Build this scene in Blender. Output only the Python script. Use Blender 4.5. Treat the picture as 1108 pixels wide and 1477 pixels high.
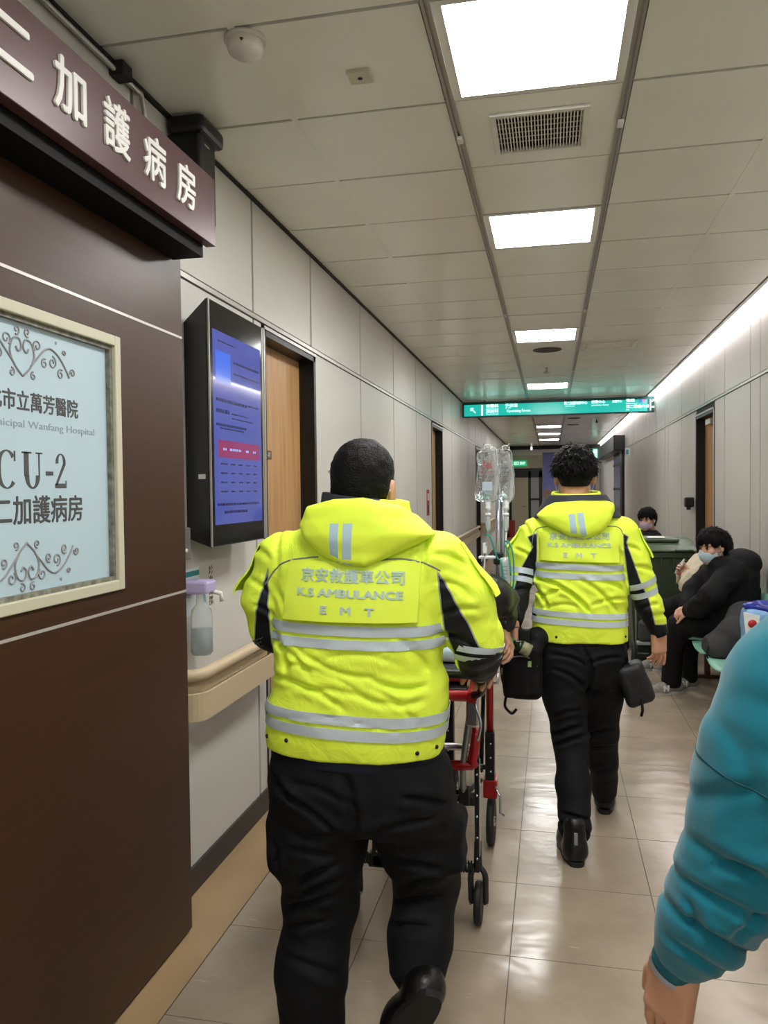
import bpy, bmesh, math, random
import numpy as np
from math import sin, cos, pi, radians
from mathutils import Vector, Matrix

for o in list(bpy.data.objects): bpy.data.objects.remove(o)
S = bpy.context.scene
COL = S.collection

# ------------------------------------------------------------------ camera
YAW, PITCH, ROLL, FPX, EYE = 0.2107, 0.02772, -0.01077, 1127.2, 1.55
def make_camera():
    cd = bpy.data.cameras.new('camera'); co = bpy.data.objects.new('camera', cd); COL.objects.link(co)
    cy, sy, cp, sp = cos(YAW), sin(YAW), cos(PITCH), sin(PITCH)
    f = Vector((-sy*cp, cy*cp, -sp)); r = Vector((cy, sy, 0)); u = r.cross(f)
    cr, sr = cos(ROLL), sin(ROLL)
    r2 = cr*r + sr*u; u2 = -sr*r + cr*u
    co.matrix_world = Matrix(((r2.x, u2.x, -f.x, 0), (r2.y, u2.y, -f.y, 0), (r2.z, u2.z, -f.z, EYE), (0, 0, 0, 1)))
    cd.sensor_fit = 'HORIZONTAL'; cd.sensor_width = 36; cd.lens = 36*FPX/1108
    cd.clip_start = 0.02; cd.clip_end = 200
    S.camera = co
make_camera()

# ------------------------------------------------------------------ world, exposure
w = bpy.data.worlds.new('world'); S.world = w; w.use_nodes = True
w.node_tree.nodes['Background'].inputs[0].default_value = (0.9, 0.95, 1, 1)
w.node_tree.nodes['Background'].inputs[1].default_value = 0.12
S.view_settings.view_transform = 'Standard'
S.view_settings.look = 'None'
S.view_settings.gamma = 1
S.view_settings.exposure = 0.66
PANEL_E = 22.0      # ceiling panels
COVE_E = 9.0       # light strip along the right wall

# ------------------------------------------------------------------ materials
def lin(c):
    if isinstance(c, str): c = tuple(int(c[i:i+2], 16) for i in (0, 2, 4))
    return tuple((v/255/12.92 if v/255 <= .04045 else ((v/255+.055)/1.055)**2.4) for v in c) + (1,)
MATS = {}
class NT:
    def __init__(s, m): s.t = m.node_tree; s.n = s.t.nodes; s.l = s.t.links
    def new(s, ty, **k):
        n = s.n.new(ty)
        for a, b in k.items():
            if a.startswith('i_'):
                n.inputs[int(a[2:]) if a[2:].isdigit() else a[2:]].default_value = b
            else: setattr(n, a, b)
        return n
    def link(s, a, b): s.l.new(a, b)
def mat(name, color='808080', rough=.5, metal=0., var=0., vscale=8., bump=0., bscale=60., stretch=None, emit=0., emitc=None,
        trans=0., alpha=1., ior=1.45, coat=0., sheen=0., spec=.5, wood=False, sss=0.):
    if name in MATS: return MATS[name]
    m = bpy.data.materials.new(name); m.use_nodes = True; N = NT(m)
    b = N.n['Principled BSDF']; c = lin(color)
    b.inputs['Base Color'].default_value = c; b.inputs['Roughness'].default_value = rough; b.inputs['Metallic'].default_value = metal
    b.inputs['Specular IOR Level'].default_value = spec
    b.inputs['IOR'].default_value = ior; b.inputs['Transmission Weight'].default_value = trans; b.inputs['Alpha'].default_value = alpha
    b.inputs['Coat Weight'].default_value = coat; b.inputs['Sheen Weight'].default_value = sheen
    if sss: b.inputs['Subsurface Weight'].default_value = sss; b.inputs['Subsurface Radius'].default_value = (.01, .004, .002)
    if emit:
        b.inputs['Emission Color'].default_value = lin(emitc or color); b.inputs['Emission Strength'].default_value = emit
    tc = N.new('ShaderNodeTexCoord'); mp = N.new('ShaderNodeMapping'); N.link(tc.outputs['Object'], mp.inputs[0])
    if stretch: mp.inputs['Scale'].default_value = stretch
    if var:
        no = N.new('ShaderNodeTexNoise', i_Scale=vscale, i_Detail=5.0); N.link(mp.outputs[0], no.inputs['Vector'])
        cr = N.new('ShaderNodeValToRGB'); e = cr.color_ramp.elements
        e[0].position = .3; e[1].position = .7
        e[0].color = tuple(v*(1-var) for v in c[:3])+(1,); e[1].color = tuple(min(1, v*(1+var)) for v in c[:3])+(1,)
        N.link(no.outputs['Fac'], cr.inputs[0]); N.link(cr.outputs[0], b.inputs['Base Color'])
    if bump:
        n2 = N.new('ShaderNodeTexNoise', i_Scale=bscale, i_Detail=4.0); N.link(mp.outputs[0], n2.inputs['Vector'])
        bu = N.new('ShaderNodeBump', i_Strength=bump, i_Distance=.01); N.link(n2.outputs['Fac'], bu.inputs['Height']); N.link(bu.outputs[0], b.inputs['Normal'])
    MATS[name] = m; return m

# ------------------------------------------------------------------ object helpers
def obj(name, data, m=None, parent=None, loc=None):
    if isinstance(data, MB): data = data.mesh(name)
    if isinstance(data, bmesh.types.BMesh):
        me = bpy.data.meshes.new(name); data.to_mesh(me); data.free(); data = me
    o = bpy.data.objects.new(name, data); COL.objects.link(o)
    if m is not None:
        if not isinstance(m, (list, tuple)): m = [m]
        data.materials.clear()
        for x in m: data.materials.append(x)
    if parent is not None: o.parent = parent
    if loc is not None:
        o.location = loc
    return o
def tag(o, label=None, cat=None, group=None, kind=None):
    if label: o['label'] = label
    if cat: o['category'] = cat
    if group: o['group'] = group
    if kind: o['kind'] = kind
    return o
def thing(name, label, cat, loc=(0, 0, 0), group=None, rz=0):
    o = bpy.data.objects.new(name, None); COL.objects.link(o); o.location = loc; o.rotation_euler.z = rz
    o.empty_display_size = .1
    WORLD0[o.name] = 1
    return tag(o, label, cat, group)
WORLD0 = {}
def struct(name, data, m, parent=None):
    o = obj(name, data, m, parent)
    if parent is None: o['kind'] = 'structure'
    return o
class MB:
    """collects simple shapes in one mesh (world coordinates, minus an origin)"""
    def __init__(s, org=(0, 0, 0)): s.v = []; s.f = []; s.sm = []; s.o = np.array(org, float)
    def add(s, v, f, smooth=False):
        n = len(s.v); s.v += [tuple(np.array(p, float)-s.o) for p in v]; s.f += [tuple(i+n for i in q) for q in f]; s.sm += [smooth]*len(f)
        return s
    def box(s, a, b, bev=0.):
        x0, y0, z0 = [min(a[i], b[i]) for i in range(3)]; x1, y1, z1 = [max(a[i], b[i]) for i in range(3)]
        if bev <= 0:
            v = [(x0, y0, z0), (x1, y0, z0), (x1, y1, z0), (x0, y1, z0), (x0, y0, z1), (x1, y0, z1), (x1, y1, z1), (x0, y1, z1)]
            return s.add(v, [(0, 3, 2, 1), (4, 5, 6, 7), (0, 1, 5, 4), (1, 2, 6, 5), (2, 3, 7, 6), (3, 0, 4, 7)])
        bm = bmesh.new(); bmesh.ops.create_cube(bm, size=1)
        for q in bm.verts: q.co = Vector(((x0+x1)/2+q.co.x*(x1-x0), (y0+y1)/2+q.co.y*(y1-y0), (z0+z1)/2+q.co.z*(z1-z0)))
        bev = min(bev, .49*min(x1-x0, y1-y0, z1-z0))
        bmesh.ops.bevel(bm, geom=bm.edges[:], offset=bev, segments=2, profile=.5, affect='EDGES')
        return s.bm(bm, False)
    def bm(s, bm, smooth=True):
        bm.verts.ensure_lookup_table(); bm.verts.index_update()
        s.add([tuple(q.co) for q in bm.verts], [tuple(q.index for q in f.verts) for f in bm.faces], smooth); bm.free(); return s
    def tube(s, pts, r, n=10, caps=True, smooth=True, closed=False):
        pts = [Vector(p) for p in pts]; m = len(pts)
        rs = r if isinstance(r, (list, tuple)) else [r]*m
        V = []; F = []
        up = None
        for i, p in enumerate(pts):
            if closed: t = pts[(i+1) % m]-pts[i-1]
            else: t = pts[min(i+1, m-1)]-pts[max(i-1, 0)]
            t.normalize()
            if up is None:
                up = Vector((0, 0, 1)) if abs(t.z) < .9 else Vector((0, 1, 0))
            a = (up-t*up.dot(t)).normalized(); up = a; b = t.cross(a)
            for k in range(n):
                an = 2*pi*k/n; V.append(tuple(p+(a*cos(an)+b*sin(an))*rs[i]))
        for i in range(m if closed else m-1):
            for k in range(n):
                j = (i+1) % m
                F.append((i*n+k, i*n+(k+1) % n, j*n+(k+1) % n, j*n+k))
        s.add(V, F, smooth)
        if caps and not closed:
            n0 = len(s.v)-len(V)
            s.f += [tuple(n0+k for k in range(n))[::-1], tuple(n0+(m-1)*n+k for k in range(n))]; s.sm += [False, False]
        return s
    def lathe(s, prof, c=(0, 0, 0), axis=2, n=24):
        V = []; F = []
        for (r, h) in prof:
            for k in range(n):
                a = 2*pi*k/n; p = [0, 0, 0]; p[axis] = h; p[(axis+1) % 3] = r*cos(a); p[(axis+2) % 3] = r*sin(a)
                V.append((p[0]+c[0], p[1]+c[1], p[2]+c[2]))
        for i in range(len(prof)-1):
            for k in range(n): F.append((i*n+k, i*n+(k+1) % n, (i+1)*n+(k+1) % n, (i+1)*n+k))
        return s.add(V, F, True)
    def prism(s, poly, axis, a, b):
        """poly: 2D points in the other two axes (cyclic order), extruded along axis from a to b"""
        n = len(poly); V = []
        for h in (a, b):
            for (p, q) in poly:
                r = [0, 0, 0]; r[axis] = h; r[(axis+1) % 3] = p; r[(axis+2) % 3] = q; V.append(tuple(r))
        F = [tuple(range(n))[::-1], tuple(range(n, 2*n))]+[(i, (i+1) % n, n+(i+1) % n, n+i) for i in range(n)]
        return s.add(V, F)
    def mesh(s, name):
        me = bpy.data.meshes.new(name); me.from_pydata(s.v, [], s.f); me.polygons.foreach_set('use_smooth', s.sm)
        me.validate(); 
        bm = bmesh.new(); bm.from_mesh(me); bmesh.ops.recalc_face_normals(bm, faces=bm.faces[:]); bm.to_mesh(me); bm.free()
        me.update(); return me
def put(name, m, parent, fn_mb, **k):
    return obj(name, fn_mb, m, parent)
def local(parent):  # MB whose world coordinates become local to a parent empty (unrotated)
    return MB(tuple(parent.location))
def bez(p0, p1, p2, p3, n=10):
    out = []
    for i in range(n+1):
        t = i/n; u = 1-t
        out.append(tuple(u**3*a+3*u*u*t*b+3*u*t*t*c+t**3*d for a, b, c, d in zip(p0, p1, p2, p3)))
    return out
def catmull(P, k=6):
    P = [np.array(p, float) for p in P]; Q = [2*P[0]-P[1]]+P+[2*P[-1]-P[-2]]; out = []
    for i in range(1, len(Q)-2):
        for j in range(k):
            t = j/k
            out.append(tuple(.5*((2*Q[i])+(-Q[i-1]+Q[i+1])*t+(2*Q[i-1]-5*Q[i]+4*Q[i+1]-Q[i+2])*t*t+(-Q[i-1]+3*Q[i]-3*Q[i+1]+Q[i+2])*t**3)))
    out.append(tuple(P[-1])); return out

_font = None
def text_mesh(body, size, bold=0., extrude=.0006, align='CENTER', spacing=1., width=None, res=3):
    cu = bpy.data.curves.new('t', 'FONT'); cu.body = body; cu.size = size; cu.extrude = extrude
    cu.align_x = align; cu.align_y = 'CENTER'; cu.space_character = spacing; cu.resolution_u = res
    o = bpy.data.objects.new('t', cu); COL.objects.link(o)
    dg = bpy.context.evaluated_depsgraph_get(); dg.update()
    me = bpy.data.meshes.new_from_object(o.evaluated_get(dg)); bpy.data.objects.remove(o)
    n = len(me.vertices); co = np.empty(n*3); me.vertices.foreach_get('co', co); co = co.reshape(-1, 3)
    if bold and n:
        bm = bmesh.new(); bm.from_mesh(me); g = bm.verts[:]+bm.edges[:]+bm.faces[:]
        for a, b in ((1, 0), (-1, 0), (0, 1), (0, -1)):
            r = bmesh.ops.duplicate(bm, geom=g); bmesh.ops.translate(bm, vec=(a*bold, b*bold, 1.2e-4*(2+a+2*b)), verts=[q for q in r['geom'] if isinstance(q, bmesh.types.BMVert)])
        bm.to_mesh(me); bm.free(); n = len(me.vertices); co = np.empty(n*3); me.vertices.foreach_get('co', co); co = co.reshape(-1, 3)
    if width and n:
        wd = co[:, 0].max()-co[:, 0].min(); co[:, 0] *= width/wd
    return me, co
def text_obj(name, body, size, m, parent, origin, right, up, loc0=(0, 0, 0), **k):
    """flat lettering; origin in world, right/up axis vectors"""
    me, co = text_mesh(body, size, **k)
    R = np.array(right, float); U = np.array(up, float); Nn = np.cross(R, U)
    P = np.array(origin, float)-np.array(loc0, float)+co[:, :1]*R+co[:, 1:2]*U+co[:, 2:3]*Nn
    me.vertices.foreach_set('co', P.ravel()); me.update()
    return obj(name, me, m, parent)

# ------------------------------------------------------------------ the room
XL, XR, ZC, Y0, Y1 = -1.365, 1.52, 2.925, -2.5, 26.0
TZ = 2.375
M_wall = mat('wall_laminate', 'cdcac2', .42, var=.03, vscale=1.5, bump=.02, bscale=300)
M_wall2 = mat('wall_laminate_right', 'c9c5bf', .42, var=.03, vscale=1.5, bump=.02, bscale=300)
M_joint = mat('wall_joint', '1e1b19', .7)
M_trimmetal = mat('trim_metal', 'b9b6b0', .35, .6)
M_black = mat('black_frame', '0c0c0d', .4)
M_wood = mat('oak_veneer', 'b98f5e', .45, var=.18, vscale=5, stretch=(1, 6, .5))
M_tile = mat('ceiling_metal_tile', 'e9e8de', .24, 0.0, var=.05, vscale=1.3, spec=.6)
M_tilej = mat('ceiling_joint', '1d1a17', .7)
M_grid = mat('ceiling_track', 'a8a6a0', .3, .7)
M_base = mat('skirting_dark', '35302c', .5)
def floor_mat():
    m = bpy.data.materials.new('floor_vinyl'); m.use_nodes = True; N = NT(m); b = N.n['Principled BSDF']
    g = N.new('ShaderNodeNewGeometry')
    n1 = N.new('ShaderNodeTexNoise', i_Scale=2.2, i_Detail=8.0, i_Roughness=.6); N.link(g.outputs['Position'], n1.inputs['Vector'])
    cr = N.new('ShaderNodeValToRGB'); e = cr.color_ramp.elements; e[0].position = .35; e[1].position = .7
    e[0].color = lin('928372'); e[1].color = lin('ab9b87'); N.link(n1.outputs['Fac'], cr.inputs[0])
    # faint scuffs
    mp = N.new('ShaderNodeMapping'); mp.inputs['Scale'].default_value = (3, 16, 1); mp.inputs['Rotation'].default_value = (0, 0, .3); N.link(g.outputs['Position'], mp.inputs[0])
    n2 = N.new('ShaderNodeTexNoise', i_Scale=3.0, i_Detail=3.0); N.link(mp.outputs[0], n2.inputs['Vector'])
    c2 = N.new('ShaderNodeValToRGB'); e = c2.color_ramp.elements; e[0].position = .68; e[1].position = .76; e[0].color = (0, 0, 0, 1); e[1].color = (.35, .35, .35, 1)
    N.link(n2.outputs['Fac'], c2.inputs[0])
    mx = N.new('ShaderNodeMixRGB'); mx.inputs[2].default_value = lin('cfc5b6'); N.link(c2.outputs[0], mx.inputs[0]); N.link(cr.outputs[0], mx.inputs[1]); N.link(mx.outputs[0], b.inputs['Base Color'])
    rr = N.new('ShaderNodeMapRange'); rr.inputs['To Min'].default_value = .13; rr.inputs['To Max'].default_value = .3; N.link(n1.outputs['Fac'], rr.inputs[0]); N.link(rr.outputs[0], b.inputs['Roughness'])
    n3 = N.new('ShaderNodeTexNoise', i_Scale=5.0, i_Detail=2.0); mp2 = N.new('ShaderNodeMapping'); mp2.inputs['Scale'].default_value = (1, 1.6, 1); N.link(g.outputs['Position'], mp2.inputs[0]); N.link(mp2.outputs[0], n3.inputs['Vector'])
    bu = N.new('ShaderNodeBump', i_Strength=.14, i_Distance=.03); N.link(n3.outputs['Fac'], bu.inputs['Height']); N.link(bu.outputs[0], b.inputs['Normal'])
    b.inputs['Specular IOR Level'].default_value = .7
    return m
M_floor = floor_mat()
M_floorj = mat('floor_joint', '4e463d', .6)
M_tan = mat('floor_border_tan', 'a38865', .3, var=.08, vscale=3)
M_light = mat('light_diffuser', 'ffffff', .5, emit=PANEL_E, emitc='fbfbf9')
M_cove = mat('cove_diffuser', 'ffffff', .5, emit=COVE_E, emitc='fdf8fa')
M_white = mat('white_paint', 'd8d5cd', .4)
M_offwhite = mat('offwhite_plastic', 'cfccc0', .45)
M_blackp = mat('black_plastic', '111113', .35)

def build_room():
    # floor
    fl = struct('floor', MB().box((XL-.3, Y0, -.06), (XR+.3, Y1+.1, -.004)), M_floorj)
    xs = [-1.13, -.645, -.14, .365, .87, 1.375, XR]; ys0 = 2.58-.49*10
    def ftile(mb, x0, x1, y0, y1): mb.box((x0+.0015, y0+.0015, -.02), (x1-.0015, y1-.0015, 0))
    far = MB(); cache = {}
    ny = int((Y1-ys0)/.49)+1
    for j in range(ny):
        y0 = ys0+.49*j; y1 = min(y0+.49, Y1)
        for i in range(len(xs)-1):
            if y1 < 8.6 and y0 > -.6:
                key = i
                if key not in cache:
                    c = MB(); ftile(c, xs[i], xs[i+1], 0, .49); cache[key] = c.mesh('floor_tile')
                obj('floor_tile', cache[key], M_floor, fl, (0, y0, 0))
            else: ftile(far, xs[i], xs[i+1], y0, y1)
    tag(obj('floor_tiling', far, M_floor, fl), kind='stuff')
    obj('border_strip', MB().box((XL, Y0, -.02), (-1.133, Y1, 0)), M_tan, fl)
    # ceiling
    ce = struct('ceiling', MB().box((XL-.3, Y0, ZC+.012), (1.405, Y1, ZC+.1)).box((1.405, Y0, ZC+.03), (XR+.3, Y1, ZC+.1)), M_tilej)
    cx = [XL, -.92, -.34, .26, .84, 1.40]; pitch = .588; base = 2.80
    lights = {-8, -4, -1, 2, 7, 13, 25, 29, 33}
    far = MB(); cache = {}
    for k in range(-9, 41):
        y0 = base+k*pitch; y1 = min(y0+pitch, Y1)
        if y0 >= Y1: break
        for i in range(5):
            if i == 2 and k in lights: continue
            if k == 0 and i == 2: continue
            g = .0075
            dz = random.uniform(-.0015, .0015)
            a, b = (cx[i]+g+(.012 if i == 3 else 0), y0+g), (cx[i+1]-g-(.012 if i == 1 else 0), y1-g)
            if k <= 12:
                if i not in cache:
                    c = MB(); c.box((a[0], g, -.001), (b[0], pitch-g, .014)); cache[i] = c.mesh('ceiling_tile')
                obj('ceiling_tile', cache[i], M_tile, ce, (0, y0, ZC+dz))
            else: far.box((a[0], a[1], ZC+dz), (b[0], b[1], ZC+.014))
    tag(obj('ceiling_tiling', far, M_tile, ce), kind='stuff')
    # the two tracks beside the light channel
    for x in (-.34, .26):
        tr = obj('ceiling_track', MB().box((x-.014, Y0, ZC-.012), (x-.004, Y1, ZC+.01)).box((x+.004, Y0, ZC-.012), (x+.014, Y1, ZC+.01)).box((x-.004, Y0, ZC-.004), (x+.004, Y1, ZC+.01)), M_grid, ce)
        for y in (3.05, 6.2, 9.3):
            obj('track_clip', MB().box((x-.011, y, ZC-.024), (x+.011, y+.05, ZC-.01), .003), M_white, ce)
    for x in (-.92, .84):
        obj('ceiling_rib', MB().box((x-.012, Y0, ZC-.002), (x+.012, Y1, ZC+.01)), M_tile, ce)
    obj('ceiling_edge_angle', MB().box((XL, Y0, ZC-.012), (XL+.018, Y1, ZC+.002)), M_joint, ce)
    # walls
    def wall(side, x, s, seams, doors, m):
        wl = struct('wall_'+side, MB(), M_joint)
        mb = MB(); prev = Y0
        for (d0, d1, dz) in sorted(doors):
            mb.box((x+.012*s, prev, -.01), (x+.2*s, d0, ZC+.05)); mb.box((x+.012*s, d0, dz), (x+.2*s, d1, ZC+.05)); prev = d1
        mb.box((x+.012*s, prev, -.01), (x+.2*s, Y1+.1, ZC+.05))
        wl.data = mb.mesh('wall_'+side); wl.data.materials.append(M_joint)
        g = .011
        ztop = ZC-.004 if side == 'left' else ZC+.02
        edges = [Y0]+seams+[Y1]
        for a, b in zip(edges[:-1], edges[1:]):
            obj('wall_panel', MB().box((x, a+g, TZ+.02), (x+.014*s, b-g, ztop), .0015), m, wl)
            segs = [(a, b)]
            for (d0, d1, dz) in doors:
                ns = []
                for (p, q) in segs:
                    if q <= d0 or p >= d1: ns.append((p, q)); continue
                    if p < d0: ns.append((p, d0))
                    if q > d1: ns.append((d1, q))
                segs = ns
            for (p, q) in segs:
                if q-p > .02: obj('wall_panel', MB().box((x, p+g, .10), (x+.014*s, q-g, TZ-.014), .0015), m, wl)
        obj('metal_reveal', MB().box((x-.004*s, Y0, TZ-.007), (x+.01*s, Y1, TZ+.013)), M_trimmetal, wl)
        return wl
    lse = [-1.1, .1, 1.3, 2.42, 3.49, 4.40, 5.61, 6.84, 8.02, 9.08, 10.04, 11.0, 12.15, 13.3, 14.5, 15.8, 17.0, 18.2, 19.4, 20.6, 21.8, 23.0, 24.4]
    ldo = [(3.60, 4.46, 2.345), (9.08, 10.02, 2.33), (14.55, 15.5, 2.33), (20.3, 21.3, 2.33)]
    wl = wall('left', XL, -1, lse, ldo, M_wall)
    rse = [-2.0, -1.1, -.2, .07, .98, 1.9, 2.17, 3.1, 4.0, 4.28, 5.25, 6.27, 6.56, 7.49, 8.42, 8.68, 9.82, 10.9, 11.2, 12.1, 13.0, 13.3, 14.3, 15.3, 15.6, 16.6, 17.6, 18.6, 19.6, 20.6, 21.6, 22.6, 23.6, 24.6]
    rdo = [(7.92, 8.88, 2.30), (17.2, 19.8, 2.33)]
    wr = wall('right', XR, 1, rse, rdo, M_wall2)
    struct('wall_back', MB().box((XL-.3, Y0-.1, 0), (XR+.3, Y0, ZC+.1)), M_wall)
    # skirtings
    def skirt(name, x, s, gaps):
        mb = MB(); p = Y0
        for a, b in gaps: mb.box((x, p, 0), (x-.012*s, a, .105), .002); p = b
        mb.box((x, p, 0), (x-.012*s, Y1, .105), .002)
        struct(name, mb, M_base)
    skirt('baseboard_left', XL, -1, [(a, b) for a, b, _ in ldo]); skirt('baseboard_right', XR, 1, [(a, b) for a, b, _ in rdo])
    # cove light along the right wall
    cv = thing('cove_light', 'long white light strip set in the ceiling along the right wall', 'light', (1.46, 12, ZC))
    c = local(cv)
    obj('diffuser', c.box((1.43, Y0+.01, ZC+.008), (1.515, Y1-.6, ZC+.024)), M_cove, cv)
    obj('trim_rail', local(cv).box((1.401, Y0+.01, ZC-.008), (1.43, Y1-.01, ZC+.024)), M_trimmetal, cv)
    # doors
    def door(name, x, s, d0, d1, dz, leafm, rec=.085, handle=True, sign=None):
        fr = struct(name, MB().box((x-.006*s, d0-.004, 0), (x+.1*s, d0+.035, dz)).box((x-.006*s, d1-.035, 0), (x+.1*s, d1+.004, dz))
                    .box((x-.006*s, d0-.004, dz-.035), (x+.1*s, d1+.004, dz+.004)), M_black)
        obj('door_leaf', MB().box((x+rec*s, d0+.036, .006), (x+(rec+.04)*s, d1-.036, dz-.036)), leafm, fr)
        obj('frame_lip', MB().box((x-.012*s, d0-.008, 0), (x-.006*s, d0+.006, dz+.01)).box((x-.012*s, d0-.008, dz-.006), (x-.006*s, d1+.004, dz+.01)), M_trimmetal, fr)
        if handle:
            hy = d1-.11
            obj('door_handle', MB().tube([(x+rec*s, hy, 1.02), (x+(rec-.05)*s, hy, 1.02), (x+(rec-.055)*s, hy-.02, 1.02), (x+(rec-.055)*s, hy-.12, 1.02)], .009), M_trimmetal, fr)
        return fr
    d = door('door_1', XL, -1, 3.60, 4.46, 2.345, M_wood)
    obj('room_plate', MB().box((XL-.085, 3.83, 1.72), (XL-.081, 3.93, 1.765)), mat('plate_brown', '5d4a3c', .5), d)
    text_obj('plate_number', '8-07', .035, mat('plate_text', 'd8cfc0', .5), d, (XL-.0805, 3.88, 1.742), (0, 1, 0), (0, 0, 1))
    door('door_2', XL, -1, 9.08, 10.02, 2.33, M_wood); door('door_3', XL, -1, 14.55, 15.5, 2.33, M_wood, handle=False); door('door_4', XL, -1, 20.3, 21.3, 2.33, M_wood, handle=False)
    d = door('door_5', XR, 1, 7.92, 8.88, 2.30, M_wood)
    obj('door_closer', MB().box((XR+.03, 8.3, 2.18), (XR+.085, 8.55, 2.235), .004), M_trimmetal, d)
    # end wall
    YE = Y1
    we = struct('wall_end', MB().box((XL-.3, YE, 0), (XR+.3, YE+.1, ZC+.1)), mat('end_wall_paint', 'b7ad97', .6))
    obj('ceiling_soffit', MB().box((XL, YE-.5, ZC-.10), (XR, YE-.02, ZC)), M_joint, we)
    obj('wall_top_band', MB().box((XL, YE-.02, ZC-.28), (XR, YE, ZC-.1)), M_white, we)
    return wl, wr, we
WL, WR, WE = build_room()

def light_panel(y0, lab, xa=-.326, xb=.246):
    t = thing('ceiling_light', lab, 'ceiling light', ((xa+xb)/2, y0+.29, ZC), 'ceiling light panels')
    y1 = y0+.588
    c = local(t)
    for a, b in (((xa, y0+.006), (xa+.028, y1-.006)), ((xb-.028, y0+.006), (xb, y1-.006)), ((xa+.028, y0+.006), (xb-.028, y0+.03)), ((xa+.028, y1-.03), (xb-.028, y1-.006))):
        c.box((a[0], a[1], ZC-.004), (b[0], b[1], ZC+.012))
    obj('frame', c, M_white, t)
    obj('diffuser', local(t).box((xa+.026, y0+.028, ZC), (xb-.026, y1-.028, ZC+.010)), M_light, t)
for k, lab in ((-8, 'added unseen ceiling light panel far behind the viewer, brightening the jacket backs'), (-4, 'added unseen ceiling light panel straight above the viewer, brightening the jacket backs'), (-1, 'largest and nearest bright square ceiling light panel'), (2, 'second bright ceiling light panel, just beyond the air grille'),  # first two panels are out of view, added to throw light on the backs
               (7, 'third ceiling light panel, before the round dark downlight'), (13, 'ceiling light panel just in front of the hanging green sign'),
               (25, 'ceiling light panel first seen beneath the green sign, nearest beyond it'), (29, 'ceiling light panel, middle of the three beyond the green sign'), (33, 'farthest ceiling light panel near the end wall')):
    light_panel(2.80+k*.588, lab)

# ------------------------------------------------------------------ fixtures
def air_grille():
    t = thing('air_grille', 'square white ceiling air grille with narrow dark slots between two lights', 'air vent', (-.04, 3.09, ZC))
    y0, y1 = 2.80, 3.388
    obj('cover_plate', local(t).box((-.326, y0+.004, ZC-.001), (-.2, y1-.004, ZC+.012)).box((.12, y0+.004, ZC-.001), (.246, y1-.004, ZC+.012)).box((-.2, y0+.004, ZC-.001), (.12, 2.93, ZC+.012)).box((-.2, 3.26, ZC-.001), (.12, y1-.004, ZC+.012)), M_tile, t)
    c = local(t)
    x0, x1, a, b = -.215, .145, 2.92, 3.27
    c.box((x0, a, ZC-.014), (x0+.022, b, ZC+.004), .002).box((x1-.022, a, ZC-.014), (x1, b, ZC+.004), .002).box((x0+.022, a, ZC-.014), (x1-.022, a+.022, ZC+.004), .002).box((x0+.022, b-.022, ZC-.014), (x1-.022, b, ZC+.004), .002)
    obj('grille_frame', c, M_white, t)
    obj('duct', local(t).box((x0+.01, a+.01, ZC+.02), (x1-.01, b-.01, ZC+.026)), mat('duct_dark', '15130f', .8), t)
    me = None
    n = 26
    for i in range(n):
        x = x0+.03+(x1-x0-.06)*i/(n-1)
        if me is None: me = MB().box((-.0022, a+.02, -.004), (.0022, b-.02, .012)).mesh('slat')
        s = obj('slat', me, M_white, t); s.location = (x-t.location.x, -t.location.y, -.002)
    for i in range(6):
        y = a+.07+i*.042
        obj('cross_slat', local(t).box((x0+.02, y-.0015, ZC+.006), (x1-.02, y+.0015, ZC+.010)), M_offwhite, t)
air_grille()
def smoke_detector():
    t = thing('smoke_detector', 'round white smoke detector dome on the ceiling near the maroon sign', 'smoke detector', (-.90, 2.27, ZC))
    c = (-.90, 2.27, ZC)
    obj('base', local(t).lathe([(0, 0), (.062, 0), (.064, -.012), (.058, -.016), (0, -.016)], c, n=36), M_offwhite, t)
    obj('dome', local(t).lathe([(.052, -.014), (.055, -.03), (.05, -.045), (.035, -.056), (0, -.06)], c, n=36), M_white, t)
    obj('indicator', local(t).lathe([(0, -.018), (.006, -.02), (0, -.028)], (-.89, 2.214, ZC-.012), n=10), mat('dark_red_led', '5a2018', .4), t)
smoke_detector()
def ceiling_sensor():
    t = thing('ceiling_sensor', 'small square cream sensor plate on a ceiling tile', 'sensor', (-.61, 2.55, ZC))
    obj('plate', local(t).box((-.65, 2.51, ZC-.014), (-.57, 2.59, ZC), .004), mat('cream_plastic', 'c9c3ad', .5), t)
    obj('lens', local(t).lathe([(0, -.0185), (.008, -.016), (.009, -.013)], (-.61, 2.55, ZC), n=12), M_base, t)
ceiling_sensor()
for (x, y, r, lab) in ((-.03, 7.95, .14, 'round dark recessed downlight beyond the third light panel'), (.45, 15.8, .13, 'dark round ceiling speaker beyond the green sign'), (.47, 17.4, .13, 'second dark round ceiling speaker beyond the green sign')):
    t = thing('ceiling_speaker', lab, 'ceiling fitting', (x, y, ZC))
    obj('rim', local(t).lathe([(r-.015, -.001), (r-.012, -.008), (r, -.006), (r, .001)], (x, y, ZC), n=32), M_base, t)
    obj('mesh_cover', local(t).lathe([(0, -.003), (r-.014, -.003)], (x, y, ZC), n=32), mat('speaker_mesh', '3a322a', .6), t)
def flat_vent(x, y, lab):
    t = thing('ceiling_vent', lab, 'air vent', (x, y, ZC))
    c = local(t).box((x-.25, y-.17, ZC-.012), (x-.22, y+.17, ZC)).box((x+.22, y-.17, ZC-.012), (x+.25, y+.17, ZC)).box((x-.22, y-.17, ZC-.012), (x+.22, y-.14, ZC)).box((x-.22, y+.14, ZC-.012), (x+.22, y+.17, ZC))
    obj('vent_frame', c, M_offwhite, t)
    for i in range(6):
        obj('vane', local(t).box((x-.2, y-.11+i*.044, ZC-.01), (x+.2, y-.095+i*.044, ZC-.002)), M_tile, t)
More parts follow.
